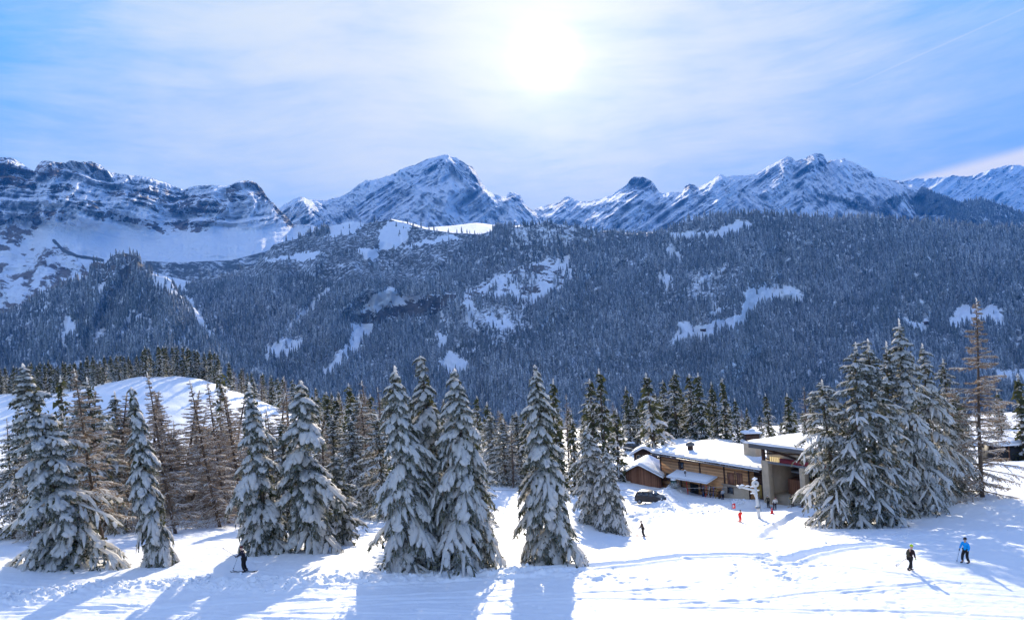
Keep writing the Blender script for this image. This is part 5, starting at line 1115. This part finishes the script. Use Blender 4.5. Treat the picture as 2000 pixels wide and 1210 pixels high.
    for i in range(2):
        f = feet[i]; cyl('boot', M[boots], e, [(f[0], f[1]-.035, f[2]+.115), (f[0], f[1]-.03, f[2]+.045), (f[0], f[1]+.0, f[2]+.028), (f[0], f[1]+.075, f[2]+.024)], [.034, .036, .032, .022], 8)
        # gloved hand: palm, four curled fingers and a thumb
        h = Vector(hands[i]); d = (h-Vector(el[i])).normalized(); sd_ = d.cross(Vector((0, 0, 1))).normalized(); up = sd_.cross(d)
        N = [(*h, .017), (*(h+d*.030), .019)]; E = [(0, 1)]
        for k in range(4):
            o = sd_*(-.015+.010*k); p1 = h+d*.045+o; p2 = p1+d*.016*(1.1 if k in (1, 2) else .9)-up*.010; p3 = p2-up*.016-d*.004; a = len(N)
            N += [(*p1, .0058), (*p2, .0055), (*p3, .0048)]; E += [(1, a), (a, a+1), (a+1, a+2)]
        s = -1 if i == 0 else 1; a = len(N); N += [(*(h+d*.018-sd_*.020*s), .0065), (*(h+d*.036-sd_*.026*s-up*.01), .0055)]; E += [(0, a), (a, a+1)]
        skin_mesh('glove', M[gloves], e, N, E, 1)
    return e
def lw(e, p): return e.matrix_basis @ Vector(p)
def skis(e, feet, label, mat, H, ln=1.7, dirn=(0, 1)):
    r = e.rotation_euler.z; o = empty('pair_of_skis', tuple(e.location), (0, 0, r), label, 'skis')
    for f in feet:
        x, y, z = f[0]*H, f[1]*H, f[2]*H; q = [(-.45, .035), (-.3, .0), (.0, 0), (.35, 0), (.5, .03), (.55, .09)]
        P_ = np.array([(x+dirn[0]*a*ln, y+dirn[1]*a*ln, z+b_-.01) for a, b_ in q]); sx_, sy_ = dirn[1], -dirn[0]; w = np.array([.04, .045, .035, .042, .045, .015])
        V = np.concatenate([P_+np.stack([sx_*w, sy_*w, 0*w], -1), P_-np.stack([sx_*w, sy_*w, 0*w], -1), P_+np.stack([sx_*w, sy_*w, 0*w+.025], -1), P_-np.stack([sx_*w, sy_*w, 0*w+(-.025)], -1)])
        n = len(q); fc = []
        for i in range(n-1): fc += [(i, i+1, n+i+1, n+i), (2*n+i, 3*n+i, 3*n+i+1, 2*n+i+1), (i, 2*n+i, 2*n+i+1, i+1), (n+i, n+i+1, 3*n+i+1, 3*n+i)]
        b = Buf(); b.add(V, None, np.array(fc)); s = b.obj('ski', M[mat], o); boxes('binding', M['metal'], s, (x-.04, x+.04, y-.14, y+.14, z+.02, z+.05))
    return o
def pole(e, hand, tip, label):
    a = lw(e, hand); b = lw(e, tip); d = (Vector(b)-Vector(a)).normalized(); o = empty('ski_pole', tuple(a), (0, 0, 0), label, 'ski pole')
    L_ = (Vector(b)-Vector(a)); cyl('shaft', M['metal'], o, [tuple(-d*.05), tuple(L_)], .011, 6); cyl('grip', M['black'], o, [tuple(-d*.08), tuple(d*.08)], .02, 6); cyl('basket', M['black'], o, [tuple(L_-d*.08), tuple(L_-d*.06)], .045, 8)
for nm, c in (('navy_cloth', (.012, .012, .022)), ('black_cloth', (.014, .012, .012)), ('brown_cloth', (.10, .065, .04)), ('maroon_cloth', (.028, .012, .012)), ('dark_red_cloth', (.09, .012, .015)), ('blue_cloth', (0.0, .30, .72)), ('lime_cloth', (.42, .62, .02)),
              ('red_cloth', (.80, .02, .015)), ('white_cloth', (.70, .68, .62)), ('olive_cloth', (.07, .06, .035)), ('yellow_cloth', (.55, .52, .02)), ('teal_cloth', (.02, .20, .38)), ('silver_cloth', (.45, .47, .5))): mat_cloth(nm, c)
PX = math.pi/2
def at_(px, py, Y0=40, Y1=140): return gp_(px, py, Y0, Y1)
# the dark skier on the left, facing left with poles held out
p = at_(478, 1117); ft = [(-.06, .0, 0), (.07, -.03, 0)]
e = person(p, PX-.15, 1.72, 'dark-clad skier with a dark red hood left of centre, poles held out', 'navy_cloth', 'black_cloth', 'dark_red_cloth', ft, [(-.06, .27, .60), (.10, .26, .58)], lean=(0, .05))
skis(e, ft, 'dark pair of skis under the dark-clad skier on the left', 'black', 1.72, 1.75)
pole(e, (-.06, .30, .60), (-.10, .80, .95), 'ski pole pointing up and forward in the hand of the dark-clad skier'); pole(e, (.10, .29, .58), (.16, .55, .05), 'ski pole pointing down in the other hand of the dark-clad skier')
# boy in brown beyond the central spruce
p = at_(1257, 1048); ft = [(-.06, .0, 0), (.07, -.02, 0)]
e = person(p, PX-.5, 1.60, 'skier in a brown jacket alone on the sunny slope below the parked dark car', 'brown_cloth', 'black_cloth', 'black_cloth', ft, [(-.12, .20, .56), (.14, .18, .54)])
skis(e, ft, 'reddish pair of skis under the skier in the brown jacket', 'red', 1.60, 1.5); pole(e, (-.12, .22, .56), (-.2, .42, .02), 'left ski pole of the skier in the brown jacket'); pole(e, (.14, .20, .54), (.24, .10, .02), 'right ski pole of the skier in the brown jacket')
# child in red
p = at_(1446, 1020); ft = [(-.07, .0, 0), (.07, .0, 0)]
e = person(p, math.pi+.4, 1.42, 'child in a bright red ski suit at the tip of the shaded snow', 'red_cloth', 'red_cloth', 'dark_red_cloth', ft, [(-.17, .10, .50), (.17, .08, .50)], boots='red_bright', gloves='red_cloth')
skis(e, ft, 'short red pair of skis under the child in red', 'red_bright', 1.42, 1.1)
# skiers before the lift station
p = at_(1501, 991); ft = [(-.06, .02, 0), (.07, -.03, 0)]
e = person(p, 2.6, 1.68, 'skier in an olive jacket right of the pylon, left one of a pair', 'olive_cloth', 'black_cloth', 'white_cloth', ft, [(-.15, .12, .48), (.16, .12, .48)])
skis(e, ft, 'pair of skis under the olive-jacketed skier', 'black', 1.68, 1.6, (.5, .86))
p = at_(1514, 994)
e = person(p, 2.9, 1.66, 'skier in a white jacket, right one of the pair by the pylon', 'white_cloth', 'maroon_cloth', 'dark_red_cloth', [(-.05, .03, 0), (.10, -.05, 0)], [(-.14, .14, .50), (.15, .12, .50)], lean=(-.05, .08))
skis(e, [(-.05, .03, 0), (.10, -.05, 0)], 'pair of skis under the white-jacketed skier', 'black', 1.66, 1.6, (-.6, .8))
for px, py, rz, H, lab, j, tr_, ht in ((1548, 988, 2.4, 1.66, 'dark-clad skier standing left of the one in yellow', 'navy_cloth', 'black_cloth', 'black_cloth'), (1557, 985, 3.3, 1.5, 'skier in a yellow jacket and blue trousers inside the dark station mouth', 'yellow_cloth', 'teal_cloth', 'black_cloth'), (1567, 989, 3.8, 1.66, 'dark-clad skier between the one in yellow and the snowy tree', 'maroon_cloth', 'black_cloth', 'dark_red_cloth')):
    e = person(at_(px, py), rz, H, lab, j, tr_, ht, ft, [(-.16, .10, .47), (.16, .10, .47)]); skis(e, ft, 'pair of skis under the '+lab.split(' inside')[0].split(' standing')[0].split(' between')[0]+(' right of the yellow jacket' if px == 1567 else ' left of the yellow jacket' if px == 1548 else ''), 'red' if px == 1557 else 'black', H, 1.5, (.3, .95))
p = at_(1412, 975); person(p, 3.4, 1.6, 'person in a silver and blue jacket standing by the lodge wall', 'silver_cloth', 'navy_cloth', 'teal_cloth', ft, [(-.15, .14, .6), (.16, .10, .48)])
p = at_(1969, 890); person(p, 2.2, 1.75, 'dark distant person standing on the sunny snow at the right edge', 'black_cloth', 'black_cloth', 'black_cloth', ft, [(-.15, .1, .5), (.15, .1, .5)])
# the two walkers on the right
p = at_(1779, 1116)
e = person(p, -1.25, 1.74, 'person in a dark brown suit and lime helmet walking on the right slope', 'maroon_cloth', 'black_cloth', 'lime_cloth', [(-.05, .10, .0), (.06, -.14, .045)], [(-.16, .06, .46), (.15, .12, .50)], lean=(0, .07), gloves='lime_cloth')
pole(e, (-.16, .06, .46), (-.30, -.42, .20), 'ski pole trailing from the hand of the walker in the lime helmet'); pole(e, (-.15, .05, .45), (-.36, -.34, .12), 'second ski pole trailing beside the walker in the lime helmet')
b = Buf(); V, f3, f4 = tube([(0, -.07, .56), (0, -.09, .68), (0, -.06, .80)], [.05, .062, .04], 8); b.add(V, f3, f4); pk = b.obj('backpack', M['olive_cloth'], None, True); pk.matrix_world = e.matrix_basis; tag(pk, 'small olive backpack on the back of the walker in the lime helmet', 'backpack')
p = at_(1886, 1099)
e = person(p, 2.0, 1.84, 'person in a bright blue jacket and black trousers walking near the right edge', 'blue_cloth', 'black_cloth', 'black_cloth', [(-.05, -.08, .0), (.07, .10, .02)], [(-.15, .12, .50), (.17, .10, .50)], lean=(-.02, .05), tilt=math.radians(-5))
pole(e, (.17, .10, .50), (.22, .18, .02), 'ski pole in the hand of the person in the blue jacket')

# ------------------------------------------------------------------ cars
M['car_dark'] = m_plain('dark_car_paint', (0.035, 0.03, 0.028), .3, .1, 3, .3, .6); M['car_green'] = m_plain('grey_green_car_paint', (0.08, 0.11, 0.10), .3, .1, 3, .3, .6)
M['tyre'] = m_plain('tyre', (.015, .015, .015), .9, .2, 9); M['rim'] = m_plain('rim', (.3, .3, .31), .4, .2, 9, .7); M['lamp'] = m_plain('lamp_glass', (.7, .72, .7), .2, .1, 4)
def car(px, py, Y, rz, lab, paint, Hs=1.0, snow=False, Lc=3.9):
    b0 = P(px, py, Y); z = gz(b0[0], b0[1]); e = empty('parked_car', (b0[0], b0[1], z), (0, 0, rz), lab, 'car'); s = Lc/4.0
    prof = [(-2.0, .35), (-1.98, .75), (-1.88, 1.02), (-1.62, 1.42), (-1.15, 1.53), (0.0, 1.52), (.55, 1.38), (1.15, 1.02), (1.75, .86), (1.97, .66), (2.0, .38), (1.6, .28), (-1.6, .28)]
    b = Buf(); rows = []
    for yy, k, kz in ((-.84, .93, .0), (-.80, 1.0, .0), (-.68, 1.0, 1), (.68, 1.0, 1), (.80, 1.0, .0), (.84, .93, .0)):
        row = []
        for x, zz in prof:
            t = max(0, (zz-.95)/.6); y2 = yy*(1-.18*t); z2 = zz if kz or zz < .95 else zz-.03; row.append((x*k*s, y2, (z2*(1 if k == 1 else .97)+ (0 if k == 1 else .02))*Hs))
        rows.append(row)
    V = np.array(rows); n = len(prof); f = []
    for i in range(5):
        for j in range(n): f.append((i*n+j, i*n+(j+1) % n, (i+1)*n+(j+1) % n, (i+1)*n+j))
    b.add(V.reshape(-1, 3), None, np.array(f)); me_f = b.f4; o = b.obj('body', paint, e, False)
    import bmesh
    bm = bmesh.new(); bm.from_mesh(o.data); bm.verts.ensure_lookup_table()
    bm.faces.new([bm.verts[j] for j in range(n)]); bm.faces.new([bm.verts[5*n+j] for j in reversed(range(n))]); bmesh.ops.recalc_face_normals(bm, faces=bm.faces); bm.to_mesh(o.data); bm.free()
    m = o.modifiers.new('bevel', 'BEVEL'); m.width = .04; m.segments = 2
    def pan(name, pts, mat, parent=e): 
        q = Buf(); q.add(np.array(pts)*[s, 1, Hs], None, np.arange(4)[None]); w = q.obj(name, mat, parent); md = w.modifiers.new('t', 'SOLIDIFY'); md.thickness = .012; md.offset = 0; return w
    pan('windscreen', [(1.10, -.62, 1.075), (1.10, .62, 1.075), (.60, .56, 1.385), (.60, -.56, 1.385)], M['glass'])
    pan('rear_window', [(-1.90, -.55, 1.06), (-1.90, .55, 1.06), (-1.67, .52, 1.40), (-1.67, -.52, 1.40)], M['glass'])
    for sg in (-1, 1):
        for xa, xb, xc, xd in ((-1.55, -.75, -.75, -1.38), (-.68, .1, .1, -.68), (.17, .92, .45, .17)):
            pan('side_window', [(xa, sg*.835, 1.0), (xb, sg*.835, 1.0), (xc, sg*.745, 1.40), (xd, sg*.745, 1.40)], M['glass'])
        hl = pan('headlight', [(1.93, sg*.76, .68), (1.93, sg*.48, .70), (1.86, sg*.48, .82), (1.80, sg*.76, .82)], M['lamp'])
        for x in (-1.25, 1.28): 
            w = cyl('wheel', M['tyre'], e, [(x*s, sg*.62, .31), (x*s, sg*.86, .31)], .31, 20, False); cyl('rim', M['rim'], w, [(x*s, sg*.85, .31), (x*s, sg*.875, .31)], .19, 14, False)
    if snow: snow_slab(o, [(-1.5*s, -.55, 1.50*Hs), (.3*s, -.55, 1.50*Hs), (.3*s, .55, 1.50*Hs), (-1.5*s, .55, 1.50*Hs)], .2, 3, 0, 12)
    return e
car(1271, 985, 101, math.radians(-32), 'dark brown compact car parked on the ploughed snow below the low chalet', M['car_dark'], 1.05, False, 3.7)
car(1365, 865, 152, math.radians(-62), 'grey green car with a snowy roof parked behind the lodge', M['car_green'], 1.1, True)
car(1237, 868, 156, math.radians(-20), 'dark car half buried in snow behind the small chalet', M['car_dark'], 1.0, True)
# frosted bushes beside the cars
G2 = 'frosted bushes beside the parked cars'
def bush(px, py, Y, w, h, lab, seed):
    b0 = P(px, py, Y); e = empty('bush', (b0[0], b0[1], gz(b0[0], b0[1])), (0, 0, 0), lab, 'bush', G2); rs = np.random.RandomState(seed); t_, l_, s_ = Buf(), Buf(), Buf()
    for k in range(26):
        a = rs.rand()*6.28; r = rs.rand()**.6*w; hh = h*rs.uniform(.5, 1)*(1-.4*r/w); pth = np.array([(0, 0, -.2), (math.cos(a)*r*.4, math.sin(a)*r*.4, hh*.5), (math.cos(a)*r, math.sin(a)*r, hh)])
        V, f3, f4 = tube(pth, [.03, .02, .008], 4, False); t_.add(V, None, f4)
        for q in range(5):
            c = pth[1]*(1-q/4)+pth[2]*q/4; V, f3, f4 = tube(c+rs.randn(1, 3)*.10+np.array([(-.1, 0, 0), (0, .03, .03), (.1, 0, 0)])*rs.uniform(.6, 1.6), np.array([.3, 1, .3])*rs.uniform(.04, .10), 5); s_.add(V, f3, f4)
        n = 20; c = pth[2]+rs.randn(n, 3)*.18; V = np.stack([c, c+rs.randn(n, 3)*.03, c+rs.randn(n, 3)*.14], 1).reshape(-1, 3); l_.add(V, np.arange(3*n).reshape(n, 3), None, .6)
    t_.obj('stem', M['bark'], e); l_.obj('foliage', M['needle'], e); s_.obj('snow_load', M['snow_tree'], e, True)
bush(1335, 872, 146, 1.6, 1.7, 'frosted bush left of the grey green car', 1); bush(1402, 868, 144, 1.8, 2.1, 'taller frosted bush right of the grey green car', 2); bush(1425, 872, 142, 1.5, 1.6, 'lower frosted bush above the lodge roof, farther right', 3)
bush(1318, 966, 118, .7, 1.0, 'small snowy bush beside a dark bin at the left end of the awning', 4)
x, y, z = gp_(1317, 963); e = empty('waste_bin', (x, y, z), (0, 0, -.9), 'dark bin under the left end of the lodge awning', 'bin'); boxes('body', M['green'], e, (-.35, .35, -.3, .3, -.2, 1.0), bevel=.04); boxes('lid', M['black'], e, (-.38, .38, -.33, .33, 1.01, 1.08)); boxes('lid_snow', M['snow'], e, (-.36, .36, -.3, .3, 1.085, 1.28), bevel=.07)
# loose snow lumps thrown up along the piste edge and round the lodge
def lumps():
    rs = np.random.RandomState(9); b = Buf(); ico = []
    for L_, n, sp, s0 in ((L_BANK, 420, .8, .085), (L_BANK2, 30, .8, .06), (L_PLOUGH, 24, 1.5, .09), (L_PILE, 50, 1.1, .16), (L_PILE2, 60, 1.0, .12)):
        p = np.array(L_); seg = np.linalg.norm(np.diff(p, axis=0), axis=1); cs = np.concatenate([[0], np.cumsum(seg)])
        for k in range(n):
            s = (rs.rand()**(2.3 if L_ is L_BANK else 1))*cs[-1]; x = np.interp(s, cs, p[:, 0])+rs.randn()*sp*.6; y = np.interp(s, cs, p[:, 1])+rs.randn()*sp; r = s0*rs.uniform(.3, 1.0)**1.5*1.7
            if L_ is L_BANK and x > 2: continue
            ico.append((x, y, r))
    ico = np.array(ico); z = ground(ico[:, 0], ico[:, 1])
    for (x, y, r), zz in zip(ico, z):
        V, f3, f4 = tube(np.array([(-.8, 0, 0), (-.4, .1, .15), (.4, -.1, .2), (.8, 0, 0)])*r, np.array([.35, .85, .8, .3])*r*rs.uniform(.8, 1.2), 6); a = rs.rand()*6.28; c, s = math.cos(a), math.sin(a)
        V = V+rs.randn(*V.shape)*r*.12; V = np.stack([V[:, 0]*c-V[:, 1]*s, V[:, 0]*s+V[:, 1]*c, V[:, 2]], -1)+[x, y, zz+r*.25]; b.add(V, f3, f4)
    o = b.obj('snow_lumps', M['snow'], None, True); o['kind'] = 'stuff'
lumps()
# ------------------------------------------------------------------ air between here and the far peaks
def build_haze():
    lo = np.array([1e9]*3); hi = -lo
    for o in C.objects:
        if o.type != 'MESH' or o.parent: continue
        co = np.empty(len(o.data.vertices)*3, np.float32); o.data.vertices.foreach_get('co', co); co = co.reshape(-1, 3)
        lo = np.minimum(lo, co.min(0)); hi = np.maximum(hi, co.max(0))
    V, f = box_np(lo[0]-200, hi[0]+200, -300, hi[1]+200, lo[2]-1, max(hi[2], 40)+30)
    def mf(t):
        n = t.new('ShaderNodeVolumePrincipled'); n.inputs['Color'].default_value = (0.05, 0.31, 1.0, 1); n.inputs['Density'].default_value = HAZE; n.inputs['Anisotropy'].default_value = 0.0
        return n.outputs[0]
    m = bpy.data.materials.new('haze_air'); m.use_nodes = True; t = NT(m.node_tree); s = mf(t); out = t.new('ShaderNodeOutputMaterial'); t.l.new(s, out.inputs['Volume'])
    o = mesh_np('haze', V, f, m); o['kind'] = 'stuff'
HAZE = 4.8e-5
build_haze()
